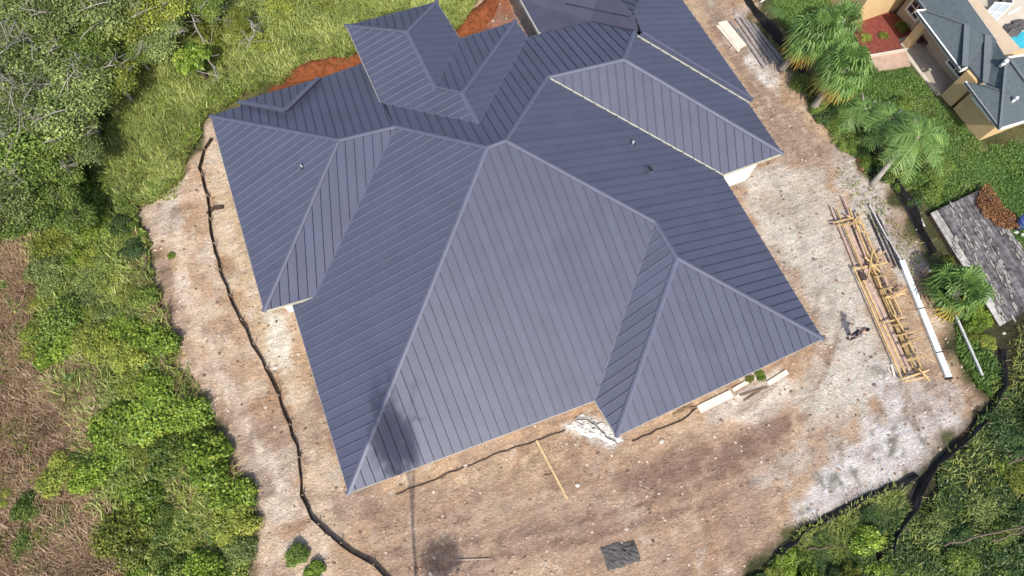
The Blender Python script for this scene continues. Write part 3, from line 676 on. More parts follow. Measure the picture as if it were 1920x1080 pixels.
cross = [((1562, 418), (1602, 408)), ((1566, 424), (1612, 414)), ((1592, 424), (1618, 398)), ((1598, 408), (1612, 430)), ((1588, 404), (1622, 424)), ((1606, 430), (1634, 440)), ((1600, 505), (1634, 498)), ((1622, 482), (1650, 510)), ((1636, 470), (1628, 520)),
         ((1642, 490), (1660, 470)), ((1630, 500), (1664, 492)), ((1640, 520), (1662, 515)), ((1650, 545), (1674, 538)), ((1660, 558), (1698, 550)), ((1670, 560), (1700, 542)), ((1656, 606), (1698, 594)), ((1664, 612), (1704, 606)), ((1676, 590), (1692, 616)),
         ((1680, 630), (1716, 622)), ((1690, 650), (1726, 632)), ((1700, 676), (1736, 668)), ((1690, 712), (1742, 694)), ((1696, 716), (1740, 706)), ((1722, 690), (1744, 716))]
for i, (a, b) in enumerate(cross):
    z = .34 + .05 * (i % 3)
    bar('batten', a, b, .085, .06, WOODY, 'short yellowish batten lying across the lumber pile', 'batten', 'cross battens on the lumber pile', z, z + random.uniform(-.03, .1))
for i, (a, b) in enumerate([((1628, 402), (1668, 492)), ((1636, 400), (1680, 500)), ((1644, 402), (1684, 494)), ((1650, 412), (1690, 505)), ((1632, 412), (1660, 478))]):
    bar('steel_bar', a, b, .07, .06, mat('dark_steel', (.06, .06, .075), .5, .4, .3) if i == 0 else bpy.data.materials['dark_steel'], 'dark grey steel bar in the bundle between lumber and thin pipe', 'steel bar', 'bundle of dark steel bars', .06 + .05 * (i % 2))
mb = MB(); mb.tube([at(1630, 384, .12), at(1660, 440, .1), at(1692, 492, .12)], .045, 8); tag(mb.build('thin_pipe', mat('grey_pvc', (.52, .50, .47), .5, .4, noise=(3, .15))), 'thin pale pipe on the ground ending at the white gutter', 'pipe')
gut = tag(empty('gutter_length', at(1690, 492)), 'long white gutter length lying beside the lumber pile', 'gutter')
GW = mat('gutter_white', (.74, .80, .78), .45, .4, noise=(3, .07))
a, b2 = at(1688, 490), at(1776, 708); d_ = nrm(b2 - a); s_ = np.array([-d_[1], d_[0], 0])
mb = MB()
prof = [(-.13, .20), (-.13, .04), (.13, .04), (.13, .20), (.115, .20), (.115, .055), (-.115, .055), (-.115, .20)]
prof = [(-.16, .02), (.16, .02), (.16, .18), (.12, .20), (-.12, .20), (-.16, .18)]
mb.prism([a + s_ * x + [0, 0, z] for x, z in prof], b2 - a); mb.build('channel', GW, gut)
for u in (.43, .80):
    p = a + (b2 - a) * u; MB().beam(p - s_ * .2 + [0, 0, .212], p + s_ * .2 + [0, 0, .212], .05, .02).build('strap', BLACK, gut)
MB().prism([b2 + s_ * x + [0, 0, z] for x, z in prof], d_ * .12).build('end_cap', BLACK, gut)
bar('pole', (1792, 592), (1842, 704), .11, .10, mat('weathered_pole', (.46, .46, .44), .7, .3, noise=(4, .2)), 'pale weathered pole lying in grass below the small palm', 'pole', None, .26)
bar('offcut', (1671, 683), (1677, 706), .12, .06, PALEW, 'small white offcut beside the lower end of the lumber pile', 'offcut', None, .03)
bar('offcut', (1664, 690), (1670, 700), .05, .05, PALEW, 'tiny pale stick next to the white offcut', 'offcut', None, .03)
mb = MB(); c = at(1613, 521); mb.prism([c + [-.16, -.2, .02], c + [.14, -.24, .02], c + [.2, .1, .02], c + [.02, .28, .02], c + [-.2, .14, .02]], (0.02, 0, .26)); tag(mb.build('sack', mat('dark_sack', (.07, .045, .04), .8, .2, noise=(5, .3), bump=(8, .6, .05))), 'dark brown sack dropped beside the lumber pile', 'sack')
# south yard
pl = bar('plank', (1006, 826), (1064, 936), .125, .06, mat('plank_wood', (.48, .35, .19), .75, .2, noise=(5, .2, 5)), 'single pale yellow plank lying on the dirt south of the house', 'plank', None, .05)
bar('stick', (1020, 892), (1036, 890), .05, .04, WOODB, 'short dark stick crossing the single plank', 'stick', None, .03)
bar('board', (1310, 768), (1372, 738), .42, .05, PALEW, 'wide pale board leaning along the south eave', 'board', None, .06)
bar('board', (1374, 732), (1416, 708), .20, .05, PALEW, 'narrow cream board lying along the south eave next to weeds', 'board', None, .05)
bar('board', (1440, 720), (1476, 697), .26, .06, PALEW, 'short white board on the sand off the house corner', 'board', None, .05)
for k, (a, b) in enumerate([((1270, 772), (1300, 757)), ((1262, 778), (1284, 770)), ((1282, 766), (1308, 764)), ((1395, 752), (1420, 734)), ((1402, 748), (1432, 728)), ((1388, 742), (1440, 726))]):
    bar('scrap_wood', a, b, .07, .04, WOODB, 'brown scrap stick among debris along the south eave', 'scrap wood', 'scrap sticks along the south eave', .04 + .02 * (k % 3))
bar('scrap_wood', (858, 1050), (918, 1048), .07, .05, WOODP, 'grey brown stick half buried near the lower edge of the dirt yard', 'scrap wood', None, .03)
def ribbon(px, name, r, m, label, cat, z=.02, wob=.05):
    P = dense(px, 5); mb = MB(); mb.tube([at(x, y, z) + np.array([random.uniform(-wob, wob), random.uniform(-wob, wob), random.uniform(0, .02)]) for x, y in P], r, 6); return tag(mb.build(name, m, None, True), label, cat)
HOSE = mat('dark_hose', (.045, .03, .025), .7, .25)
ribbon([(742, 926), (800, 905), (870, 876), (940, 848), (1005, 827), (1060, 806)], 'hose', .03, HOSE, 'dark hose lying parallel to the main south eave', 'hose')
ribbon([(1186, 826), (1230, 808), (1280, 786), (1310, 762)], 'hose', .035, HOSE, 'dark hose lying below the smaller south eave', 'hose')
# crumpled white plastic at the inner corner
SHEET = mat('white_plastic', (.56, .54, .51), .45, .5, noise=(3, .2, 5))
def crumple(px, hmax, m, name, label, cat, n=15, rough_=.05):
    P = [at(*p) for p in px]; A, B, C, D = P; vs = []
    for i in range(n + 1):
        for j in range(n + 1):
            u, v = i / n, j / n; p = A * (1 - u) * (1 - v) + B * u * (1 - v) + C * u * v + D * (1 - u) * v
            e = min(u, v, 1 - u, 1 - v) * 4
            vs.append(p + np.array([random.uniform(-1, 1) * rough_, random.uniform(-1, 1) * rough_, .02 + hmax * min(1, e) * abs(random.gauss(.4, .35))]))
    fs = [(i * (n + 1) + j, (i + 1) * (n + 1) + j, (i + 1) * (n + 1) + j + 1, i * (n + 1) + j + 1) for i in range(n) for j in range(n)]
    mb = MB(); mb.add(vs, fs); return tag(mb.build(name, m), label, cat)
crumple([(1062, 800), (1090, 776), (1150, 802), (1108, 822)], .22, SHEET, 'plastic_sheet', 'crumpled white plastic sheet at the inner corner of the south eave', 'plastic sheet')
crumple([(1108, 812), (1144, 800), (1168, 826), (1146, 836)], .16, SHEET, 'plastic_sheet', 'small torn piece of white plastic below the roof corner', 'plastic sheet', 10)
ribbon([(1078, 788), (1100, 786), (1120, 800), (1140, 822), (1160, 832)], 'cable', .025, BLACK, 'black cable trailing across the crumpled white plastic', 'cable', .2, .04)
TARP = mat('dark_tarp', (.070, .064, .062), .6, .35, noise=(3, .35, 5))
crumple([(1126, 1028), (1162, 1016), (1172, 1062), (1140, 1070)], .09, TARP, 'rubber_mat', 'larger dark grey rubber mat lying on the dirt yard', 'mat', 10, .03)
crumple([(1158, 1020), (1190, 1014), (1202, 1052), (1168, 1060)], .13, TARP, 'rubber_mat', 'smaller dark grey rubber mat overlapping the larger one', 'mat', 8, .03)
crumple([(1713, 412), (1727, 408), (1732, 424), (1718, 432)], .3, SHEET, 'plastic_bag', 'crumpled white bag by the fence above the small palm', 'plastic bag', 7, .08)
# east track: boards
for k, (a, b, wd) in enumerate([((1370, 40), (1428, 118), .16), ((1380, 34), (1440, 120), .14), ((1390, 32), (1450, 118), .18), ((1400, 38), (1462, 122), .14), ((1412, 44), (1470, 120), .2), ((1384, 52), (1434, 128), .12)]):
    bar('old_board', a, b, wd, .05, WOODG, 'weathered grey board in the row of boards below the palms', 'board', 'grey boards below the palms', .04 + .045 * (k % 3))
o = MB().prism([at(1346, 42, .12), at(1362, 38, .12), at(1400, 84, .12), at(1384, 92, .12)], (0, 0, -.09)).build('plywood_sheet', PALEW); tag(o, 'pale plywood sheet lying on the track beside the grey boards', 'plywood sheet')
o = MB().prism([at(1343, 48, .06), at(1349, 46, .06), at(1388, 94, .06), at(1384, 97, .06)], (0, 0, -.05)).build('plywood_strip', PALEW); tag(o, 'thin pale strip sticking out under the plywood sheet', 'plywood strip')
sg = tag(empty('notice_sign', at(1419, 22)), 'small white square notice sign on a post beside the palms', 'sign')
p = at(1419, 22); MB().beam(p, p + [0, 0, 1.0], .06, .06).build('post', STAKE, sg); MB().beam(p + [-.22, -.06, .95], p + [.22, -.06, 1.15], .06, .45, (0, -.5, .8)).build('board', PAINT, sg)
# weathered board deck at the right edge
SHED = mat('old_deck_wood', (.118, .108, .112), .9, .12, noise=(3.2, .75, 8), bump=(10, .7, .06), vary=.30)
SHEDP = mat('pale_deck_wood', (.36, .345, .32), .9, .12, noise=(4, .4, 7), bump=(10, .5, .05), vary=.15)
shed = tag(empty('old_deck', at(1840, 490)), 'low weathered platform of mottled grey boards beside the lawn', 'deck')
zs = .42
q00, q01, q10, q11 = at(1746, 399, zs), at(1845, 352, zs), at(1876, 612, zs), at(1972, 556, zs)
NP_ = 15
f_ = lambda u, v: (q00 * (1 - u) + q01 * u) * (1 - v) + (q10 * (1 - u) + q11 * u) * v
for k in range(NP_):
    u0, u1 = k / NP_, (k + .95) / NP_; cuts = [0] + sorted([random.uniform(.25, .45), random.uniform(.55, .8)]) + [1]
    for g in range(3):
        l = np.array([0, 0, random.uniform(-.02, .02) - (.04 if k < 2 else 0)])
        MB().prism([f_(u0, cuts[g]) + l, f_(u1, cuts[g]) + l, f_(u1, cuts[g + 1] - .003) + l, f_(u0, cuts[g + 1] - .003) + l], (0, 0, -.05)).build('deck_board', SHEDP if k < 2 else SHED, shed)
ins = lambda u, v, z: np.array([*f_(u, v)[:2], z])
MB().prism([ins(.01, .01, -.05), ins(.99, .01, -.05), ins(.99, .99, -.05), ins(.01, .99, -.05)], (0, 0, zs - .06)).build('deck_frame', WOODB, shed)
LICH = mat('lichen', (.31, .29, .26), .95, .1, noise=(7, .3))
mb = MB()
for i in range(420):
    u, v = random.random(), random.random()
    if vnoise(np.array([u * 9]), np.array([v * 3]))[0] < .5: continue
    c = f_(u, v); r = random.uniform(.02, .07); d_ = nrm(q10 - q00); e_ = np.array([-d_[1], d_[0], 0]); L = random.uniform(1.5, 6)
    mb.prism([c + d_ * (r * L * math.cos(a)) + e_ * (r * math.sin(a)) * random.uniform(.7, 1.2) + [0, 0, .034] for a in [k * 6.283 / 6 for k in range(6)]], (0, 0, -.03))
tag(mb.build('lichen', LICH, shed), None, None, None, 'stuff')
bl = tag(empty('blue_bin', at(1908, 425)), 'blue plastic bin standing behind the old deck', 'bin')
BLUE = mat('blue_plastic', (.04, .07, .22), .5, .4)
p = at(1905, 424); mb = MB(); mb.tube([p, p + [0, 0, .75]], [.3, .36], 14); mb.build('body', BLUE, bl, True); mb = MB(); mb.tube([p + [0, 0, .75], p + [0, 0, .8]], [.39, .36], 14); mb.build('lid', BLUE, bl, True)
for x, y, r in ((1896, 412, .14), (1914, 420, .12), (1905, 436, .16), (1918, 440, .16)):
    rock(x, y, r, PAINT, 'white_stone', 'round white stone on the grass round the blue bin', 'stone')['group'] = 'white stones round the blue bin'
for x, y, r, l in ((516, 690, .16, 'pale stone on the sand between west fence and house wall'), (873, 873, .13, 'pale stone beside the hose along the main south eave'), (1083, 910, .14, 'pale stone on the dirt close to the end of the single plank'), (1240, 828, .15, 'pale stone on dirt below the smaller south eave'), (1882, 625, .12, 'pale stone below the corner of the old deck'), (1744, 508, .13, 'pale stone among leaves above the small palm'), (1840, 852, .12, 'pale stone among dead leaves at the lower right'), (1812, 852, .12, 'pale stone near the curving black silt fence')):
    rock(x, y, r, mat('pale_stone', (.55, .50, .44), .9, .2, noise=(6, .15)) if 'pale_stone' not in bpy.data.materials else bpy.data.materials['pale_stone'], 'stone', l, 'stone')

# ------------------------------------------------------------------ person
def person(px, py, face):
    base = at(px, py); root = tag(empty('person', base, face), 'person in grey shirt and dark trousers standing on sand beside the lumber pile', 'person')
    SKIN = mat('skin', (.45, .28, .20), .6, .3); SHIRT = mat('grey_shirt', (.30, .29, .30), .85, .1); TROU = mat('dark_trousers', (.06, .065, .10), .85, .1); HAIR = mat('dark_hair', (.015, .012, .01), .6, .3); SHOE = mat('dark_shoes', (.012, .012, .014), .6, .3)
    def skin(name, verts, edges, rads, m, lv=1):
        me = bpy.data.meshes.new(name); me.from_pydata(verts, edges, []); o = bpy.data.objects.new(name, me); COL.objects.link(o)
        o.modifiers.new('s', 'SKIN'); sub = o.modifiers.new('u', 'SUBSURF'); sub.levels = lv; sub.render_levels = lv
        if not me.skin_vertices: pass
        for i, r in enumerate(rads): me.skin_vertices[0].data[i].radius = (r, r) if not hasattr(r, '__len__') else r
        me.skin_vertices[0].data[0].use_root = True
        dg = bpy.context.evaluated_depsgraph_get(); m2 = bpy.data.meshes.new_from_object(o.evaluated_get(dg)); bpy.data.objects.remove(o)
        m2.name = name; m2.materials.clear(); m2.materials.append(m); m2.polygons.foreach_set('use_smooth', [True] * len(m2.polygons))
        return m2
    vs = [(0, 0, .93), (0, 0, 1.15), (0, 0, 1.40), (0, .01, 1.50), (0, .015, 1.58), (0, .02, 1.66), (0, .01, 1.74)]; ed = [(i, i + 1) for i in range(6)]; rd = [(.15, .11), (.135, .10), (.155, .10), .055, (.075, .09), (.078, .098), (.06, .075)]
    for s in (-1, 1):
        b0 = len(vs); vs += [(s * .10, 0, .88), (s * .13, .03 * s, .50), (s * .15, .0, .09), (s * .15, .12, .04)]; ed += [(0, b0), (b0, b0 + 1), (b0 + 1, b0 + 2), (b0 + 2, b0 + 3)]; rd += [.088, .062, .042, .035]
        b0 = len(vs); vs += [(s * .19, 0, 1.40), (s * .27, -.02, 1.14), (s * .27, .13, .92), (s * .27, .17, .85)]; ed += [(2, b0), (b0, b0 + 1), (b0 + 1, b0 + 2), (b0 + 2, b0 + 3)]; rd += [.06, .043, .03, (.036, .02)]
    me = skin('body', vs, ed, rd, SKIN)
    mbf = MB(); 
    mbf.v = [tuple(v.co) for v in me.vertices]; mbf.f = [tuple(p.vertices) for p in me.polygons]; mbf.m = [0] * len(mbf.f)
    for s in (-1, 1):
        for k in range(4):
            o_ = np.array([s * .27 + (k - 1.5) * .018, .185, .83]); mbf.tube([o_ + [0, -.02, .02], o_ + [0, .02, -.03], o_ + [0, .015, -.065 - .006 * (k in (1, 2))]], [.009, .0085, .007], 6)
        o_ = np.array([s * .235, .17, .86]); mbf.tube([o_, o_ + [-s * .02, .03, -.02], o_ + [-s * .012, .05, -.045]], [.011, .010, .008], 6)
        mbf.tube([(s * .078, .01, 1.62), (s * .09, .0, 1.65), (s * .08, .0, 1.68)], [.012, .02, .01], 6)
    mbf.tube([(0, .10, 1.66), (0, .128, 1.625), (0, .105, 1.615)], [.01, .017, .012], 6)
    bo = mbf.build('body', SKIN, None, True); bo.parent = root
    dk_ = MB()
    for s in (-1, 1): dk_.tube([(s * .032, .098, 1.668), (s * .032, .112, 1.668)], .011, 8)
    dk_.tube([(-.025, .105, 1.585), (.025, .105, 1.585)], .006, 6)
    e_ = dk_.build('face_features', HAIR, None); e_.parent = root
    def cloth(name, vs, ed, rd, m):
        o = bpy.data.objects.new(name, skin(name, vs, ed, rd, m)); COL.objects.link(o); o.parent = root
    cloth('shirt', [(0, 0, .95), (0, 0, 1.15), (0, 0, 1.40), (-.20, 0, 1.40), (.20, 0, 1.40), (-.27, -.02, 1.18), (.27, -.02, 1.18)], [(0, 1), (1, 2), (2, 3), (2, 4), (3, 5), (4, 6)], [(.17, .13), (.155, .12), (.175, .12), .075, .075, .062, .062], SHIRT)
    cloth('trousers', [(0, 0, .93), (-.10, 0, .86), (.10, 0, .86), (-.13, -.03, .5), (.13, .03, .5), (-.15, 0, .12), (.15, 0, .12)], [(0, 1), (0, 2), (1, 3), (2, 4), (3, 5), (4, 6)], [(.165, .125), .105, .105, .08, .08, .066, .066], TROU)
    hb = MB(); hb.tube([(0, -.02, 1.60), (0, -.035, 1.66), (0, -.02, 1.74), (0, .0, 1.785)], [.085, .108, .10, .05], 12); h_ = hb.build('hair', HAIR, None, True); h_.parent = root
    for s in (-1, 1):
        sb = MB(); sb.tube([(s * .15, -.06, .05), (s * .15, .05, .05), (s * .15, .17, .035)], [.045, .052, .04], 8); f_ = sb.build('shoe', SHOE, None, True); f_.parent = root
person(1594, 633, math.radians(40))

# ------------------------------------------------------------------ vegetation
LEAF_BRIGHT = leafmat('bright_leaf', (0.073, 0.128, 0.018), (0.209, 0.315, 0.039), (0.416, 0.461, 0.072))
LEAF_MID = leafmat('mid_leaf', (0.069, 0.120, 0.025), (0.186, 0.274, 0.053), (0.370, 0.404, 0.092))
LEAF_OLIVE = leafmat('olive_leaf', (0.098, 0.136, 0.043), (0.233, 0.297, 0.089), (0.465, 0.536, 0.183))
LEAF_YELLOW = leafmat('yellow_leaf', (0.099, 0.129, 0.025), (0.250, 0.294, 0.049), (0.446, 0.440, 0.084))
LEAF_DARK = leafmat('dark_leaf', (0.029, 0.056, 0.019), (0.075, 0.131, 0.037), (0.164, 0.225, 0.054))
LEAF_RED = leafmat('red_leaf', (.07, .02, .02), (.11, .04, .035), (.14, .10, .05))
LEAF_DEAD = leafmat('dead_leaf', (.12, .055, .025), (.26, .12, .05), (.38, .22, .10), .15)
GRASS = leafmat('tall_grass', (0.117, 0.158, 0.036), (0.283, 0.335, 0.079), (0.550, 0.558, 0.198), .3)
REED = leafmat('dry_reed', (0.149, 0.094, 0.052), (0.319, 0.211, 0.121), (0.531, 0.384, 0.241), .25)
TURF = leafmat('turf', (0.060, 0.120, 0.025), (0.129, 0.225, 0.046), (0.223, 0.290, 0.077), .2)
BARK = mat('grey_bark', (.30, .275, .24), .9, .1, noise=(6, .3, 5))
BARKD = mat('brown_bark', (.13, .10, .075), .9, .1, noise=(6, .3, 5))
PALMB = mat('palm_bark', (.27, .24, .21), .95, .1, noise=(7, .35, 5), bump=(7, .6, .06))
def unit(a): return a / (np.linalg.norm(a, axis=1, keepdims=True) + 1e-9)
def leaves(name, C, Nn, size, aspect, tone, m, droop=.25):
    """one bent diamond per leaf: C centres, Nn normals"""
    n = len(C); r = RNG.normal(size=(n, 3)); T = unit(np.cross(Nn, r)); B = np.cross(Nn, T)
    size = np.broadcast_to(size, (n,))[:, None]
    Vv = np.empty((n, 4, 3)); Vv[:, 0] = C - T * size * .5; Vv[:, 1] = C + B * size * aspect * .5 + Nn * size * .08
    Vv[:, 2] = C + T * size * .55 - Nn * size * droop; Vv[:, 3] = C - B * size * aspect * .5 + Nn * size * .08
    q = np.arange(n)[:, None] * 4
    return np_mesh(name, Vv.reshape(-1, 3), np.concatenate([q, q + 1, q + 2, q + 3], 1), [m], {'tone': np.repeat(tone, 4)})
def lobes(k, flat=.7, spread=.62):
    out = []
    for i in range(k):
        a = i * 2.4 + random.uniform(-.5, .5); r = spread * math.sqrt((i + .4) / k); out.append((r * math.cos(a), r * math.sin(a), random.uniform(.25, .62) * flat * (1.15 - .5 * r), random.uniform(.24, .46)))
    return out
def crown_points(n, k, flat=.7, spread=.62, shell=.62):
    L = lobes(k, flat, spread); wts = np.array([l[3] ** 2 for l in L]); pick = RNG.choice(k, n, p=wts / wts.sum())
    D = unit(RNG.normal(size=(n, 3))); D[:, 2] = np.where(D[:, 2] < -.35, -D[:, 2], D[:, 2])
    Lc = np.array(L); R_ = Lc[pick, 3] * (shell + (1 - shell) * RNG.random(n) ** .5) * (1 + .14 * RNG.normal(size=n))
    C = Lc[pick, :3] + D * R_[:, None] * np.array([1, 1, flat + .15]); C[:, 2] = np.maximum(C[:, 2], .01)
    N_ = unit(D * .7 + np.array([0, 0, .55]) + RNG.normal(size=(n, 3)) * .45)
    tone = np.clip(.42 + .22 * RNG.normal(size=n) + .18 * (RNG.random(k)[pick] - .5) * 2, 0, 1)
    return C, N_, tone, L
def bush_proto(n, k, leaf, asp, m, flat=.7, spread=.62, shell=.62, twig=BARKD):
    C, N_, tone, L = crown_points(n, k, flat, spread, shell)
    me = leaves('foliage', C, N_, leaf * RNG.uniform(.6, 1.35, n), asp, tone, m)
    mb = MB()
    for l in L[:6]: mb.tube([(l[0] * .1, l[1] * .1, -.05), (l[0] * .6, l[1] * .6, l[2] * .6), (l[0], l[1], l[2] + .1)], [.03, .02, .008], 5)
    return me, mb.mesh('stem', twig, True)
PROTO = {
 'bright': [bush_proto(4200, 13, .115, .55, LEAF_BRIGHT), bush_proto(3600, 10, .135, .6, LEAF_BRIGHT, .6)],
 'mid': [bush_proto(4200, 12, .10, .5, LEAF_MID), bush_proto(3600, 9, .12, .45, LEAF_MID, .6)],
 'yellow': [bush_proto(3600, 11, .105, .4, LEAF_YELLOW, .55), bush_proto(3000, 12, .12, .35, LEAF_YELLOW, .6, .7)],
 'dark': [bush_proto(4200, 12, .10, .5, LEAF_DARK), bush_proto(3400, 9, .12, .5, LEAF_DARK, .6)],
 'olive': [bush_proto(3000, 13, .095, .45, LEAF_OLIVE, .65, .7, .4, BARK), bush_proto(2600, 11, .09, .45, LEAF_OLIVE, .7, .72, .35, BARK)],
 'red': [bush_proto(1200, 7, .13, .5, LEAF_RED)],
}
def place(o_me, name, loc, sc, rz, part_names, label, cat, group, sz=None):
    r = empty(name, loc, rz); r.scale = (sc * random.uniform(.8, 1.25), sc * random.uniform(.8, 1.25), sz or sc)
    for me, pn in zip(o_me, part_names): link(pn, me, r, world=False)
    return tag(r, label, cat, group)
def shrub(px, py, rpx_m, kind, label, group=None, z=0.0, hz=None):
    p = at(px, py); pr = random.choice(PROTO[kind])
    return place(pr, 'shrub', (p[0], p[1], z), rpx_m, random.uniform(0, 6.28), ('foliage', 'stem'), label, 'shrub', group, hz)

# trees with limbs: crown meshes in world metres around the trunk base
def tree_proto(n, leaf, asp, m, H, R_, k=14, bark=BARK, bare=8, shell=.3, flat=.55):
    C, N_, tone, L = crown_points(n, k, flat, .75, shell)
    C = C * R_; C[:, 2] += H * .55
    me = leaves('crown', C, N_, leaf * RNG.uniform(.6, 1.4, n), asp, tone, m)
    tb = MB(); top = np.array([.15, -.1, H * .62]); tb.tube([(0, 0, -.1), (.1, .05, H * .3), top], [.17, .13, .09], 8)
    lm = MB()
    for l in L:
        e = np.array([l[0] * R_, l[1] * R_, H * .55 + l[2] * R_ + .2]); s_ = np.array([.1, 0, H * random.uniform(.3, .6)]); mid = s_ * .45 + e * .55 + np.array([random.uniform(-.3, .3), random.uniform(-.3, .3), .15])
        lm.tube([s_, mid, e], [.07, .045, .015], 5)
    for i in range(bare):
        a = random.uniform(0, 6.28); l = random.choice(L); s_ = np.array([l[0] * R_ * .7, l[1] * R_ * .7, H * .55 + l[2] * R_])
        e = np.array([math.cos(a) * R_ * random.uniform(.6, 1.05), math.sin(a) * R_ * random.uniform(.6, 1.05), H * .55 + R_ * random.uniform(.45, .75)])
        mid = (s_ + e) / 2 + RNG.normal(size=3) * .22
        lm.tube([s_, mid, e], [.04, .03, .012], 5)
        for j in range(3):
            u = random.uniform(.4, .95); b_ = mid * (1 - u) + e * u; lm.tube([b_, b_ + RNG.normal(size=3) * .35 + np.array([0, 0, .1]), b_ + RNG.normal(size=3) * .55 + np.array([0, 0, .15])], [.02, .014, .006], 4)
    return me, tb.mesh('trunk', bark, True), lm.mesh('limb', bark, True)
TREES = {
 'olive': [tree_proto(7500, .17, .45, LEAF_OLIVE, 5.0, 2.6, 14, BARK, 3), tree_proto(6000, .16, .45, LEAF_OLIVE, 4.4, 2.4, 12, BARK, 5, .25), tree_proto(3000, .15, .45, LEAF_OLIVE, 5.0, 2.5, 12, BARK, 11, .2), tree_proto(6500, .17, .4, LEAF_YELLOW, 4.4, 2.3, 13, BARK, 4, .3), tree_proto(6500, .16, .45, LEAF_MID, 4.6, 2.3, 14, BARK, 3, .3)],
 'mid': [tree_proto(8000, .17, .5, LEAF_MID, 4.6, 2.3, 13, BARKD, 2, .45), tree_proto(7000, .18, .5, LEAF_MID, 4.2, 2.1, 11, BARKD, 3, .45)],
 'bright': [tree_proto(1700, .36, .6, LEAF_BRIGHT, 3.6, 1.3, 9, BARKD, 0, .5)],
}
def tree(px, py, kind, sc, label, group=None, which=None, H=3.6):
    p = at(px, py, H * sc); pr = TREES[kind][which if which is not None else random.randrange(len(TREES[kind]))]
    return place(pr, 'tree', (p[0], p[1], 0), sc, random.uniform(0, 6.28), ('crown', 'trunk', 'limb'), label, 'tree', group)
WO = {0: ('dense olive green tree in the woods beyond the tall grass', 'dense olive trees of the woods'), 1: ('smaller olive tree with a few bare twigs in the woods', 'smaller olive trees of the woods'), 2: ('thin grey tree with many bare pale twigs in the woods', 'bare twigged grey trees of the woods'),
      3: ('yellow green loose tree in the woods', 'yellow green trees of the woods'), 4: ('mid green loose tree in the woods', 'mid green trees of the woods')}
for px, py, sc, k in [(20, 40, 1.0, 2), (110, 20, .95, 0), (60, 120, 1.0, 1), (150, 90, 1.0, 4), (225, 25, .9, 3), (30, 210, 1.05, 2), (115, 190, 1.0, 0), (200, 140, .8, 3), (60, 290, .95, 4), (135, 260, .8, 1), (10, 360, .9, 0), (290, 60, .7, 1), (-30, 130, 1.1, 2), (-40, 280, 1.1, 4), (185, -10, 1., 0), (290, -15, .9, 3), (60, -40, 1.1, 1), (380, -10, .7, 4), (440, 30, .5, 3), (250, 95, .6, 4)]:
    tree(px, py, 'olive', sc, WO[k][0], WO[k][1], k)
tree(338, 78, 'bright', 1.0, 'small bright green tree with large leaves in front of the woods')
for px, py, sc in [(30, 330, .7), (110, 330, .75), (60, 385, .75), (20, 400, .8), (125, 395, .7)]:
    tree(px, py, 'mid', sc, 'mid green rounded tree at the lower edge of the olive woods', 'mid green trees below the woods', None, 3.3)
G1 = [(190, 130), (330, 110), (520, 100), (670, 60), (680, 108), (500, 158), (397, 212), (340, 330), (300, 385), (240, 380), (180, 320)]
def fill(poly, kinds, n, rmin, rmax, label, group, dmin=.75, hz=(.6, 1.35)):
    P = np.array(poly, float); lo, hi = P.min(0), P.max(0); got = []; tries = 0
    while len(got) < n and tries < 6000:
        tries += 1; x, y = random.uniform(lo[0], hi[0]), random.uniform(lo[1], hi[1])
        if sdist(P, np.array([x]), np.array([y]))[0] > 0: continue
        p = at(x, y); r = random.uniform(rmin, rmax)
        if any(math.hypot(p[0] - q[0], p[1] - q[1]) < dmin * (r + q[2]) * .55 for q in got): continue
        got.append((p[0], p[1], r)); k = random.choice(kinds)
        shrub(x, y, r, k, label[k] if isinstance(label, dict) else label, group[k] if isinstance(group, dict) else group, -.05, r * random.uniform(*hz))
def LG_(place_): return ({k: f'{d} shrub {place_}' for k, d in (('bright', 'bright green leafy'), ('mid', 'mid green'), ('yellow', 'yellow green thin leaved'), ('dark', 'dark green'), ('olive', 'olive grey twiggy'))},
                         {k: f'{d} shrubs {place_}' for k, d in (('bright', 'bright green'), ('mid', 'mid green'), ('yellow', 'yellow green'), ('dark', 'dark green'), ('olive', 'olive grey'))})
l_, g_2 = LG_('in the thicket below the woods'); fill([(60, 340), (150, 320), (225, 430), (210, 520), (290, 560), (310, 690), (190, 690), (60, 640), (40, 520), (110, 450)], ['bright', 'bright', 'mid', 'yellow', 'yellow', 'olive'], 44, .6, 1.6, l_, g_2)
l_, g_2 = LG_('in the thicket beside the bare west strip'); fill([(205, 690), (330, 720), (410, 830), (455, 930), (455, 1080), (250, 1090), (225, 960), (140, 860), (190, 790)], ['bright', 'bright', 'mid', 'olive', 'yellow'], 40, .6, 1.6, l_, g_2)
l_, g_2 = LG_('in the weedy strip behind the house'); fill([(230, -30), (660, -60), (640, 20), (560, 75), (420, 120), (370, 100), (250, 120)], ['mid', 'yellow', 'olive', 'mid', 'yellow', 'bright', 'yellow'], 40, .65, 1.45, l_, g_2)
l_, g_2 = LG_('between raised roof and clay bank'); fill([(690, -60), (900, -60), (890, 15), (850, 55), (830, 0), (740, 18)], ['bright', 'mid', 'bright', 'yellow'], 9, .7, 1.1, l_, g_2)
l_, g_2 = LG_('among the tall grass'); fill(G1, ['mid', 'yellow', 'bright', 'olive'], 18, .35, .85, l_, g_2)
l_, g_2 = LG_('among the dry reeds'); fill([(-40, 480), (60, 500), (80, 660), (190, 720), (200, 860), (-40, 900)], ['yellow', 'olive', 'olive'], 8, .3, .7, l_, g_2)
l_, g_2 = LG_('in the wild growth below the dry reeds'); fill([(-40, 900), (110, 880), (200, 960), (240, 1090), (-40, 1110)], ['yellow', 'yellow', 'olive', 'mid'], 10, .7, 1.2, l_, g_2)
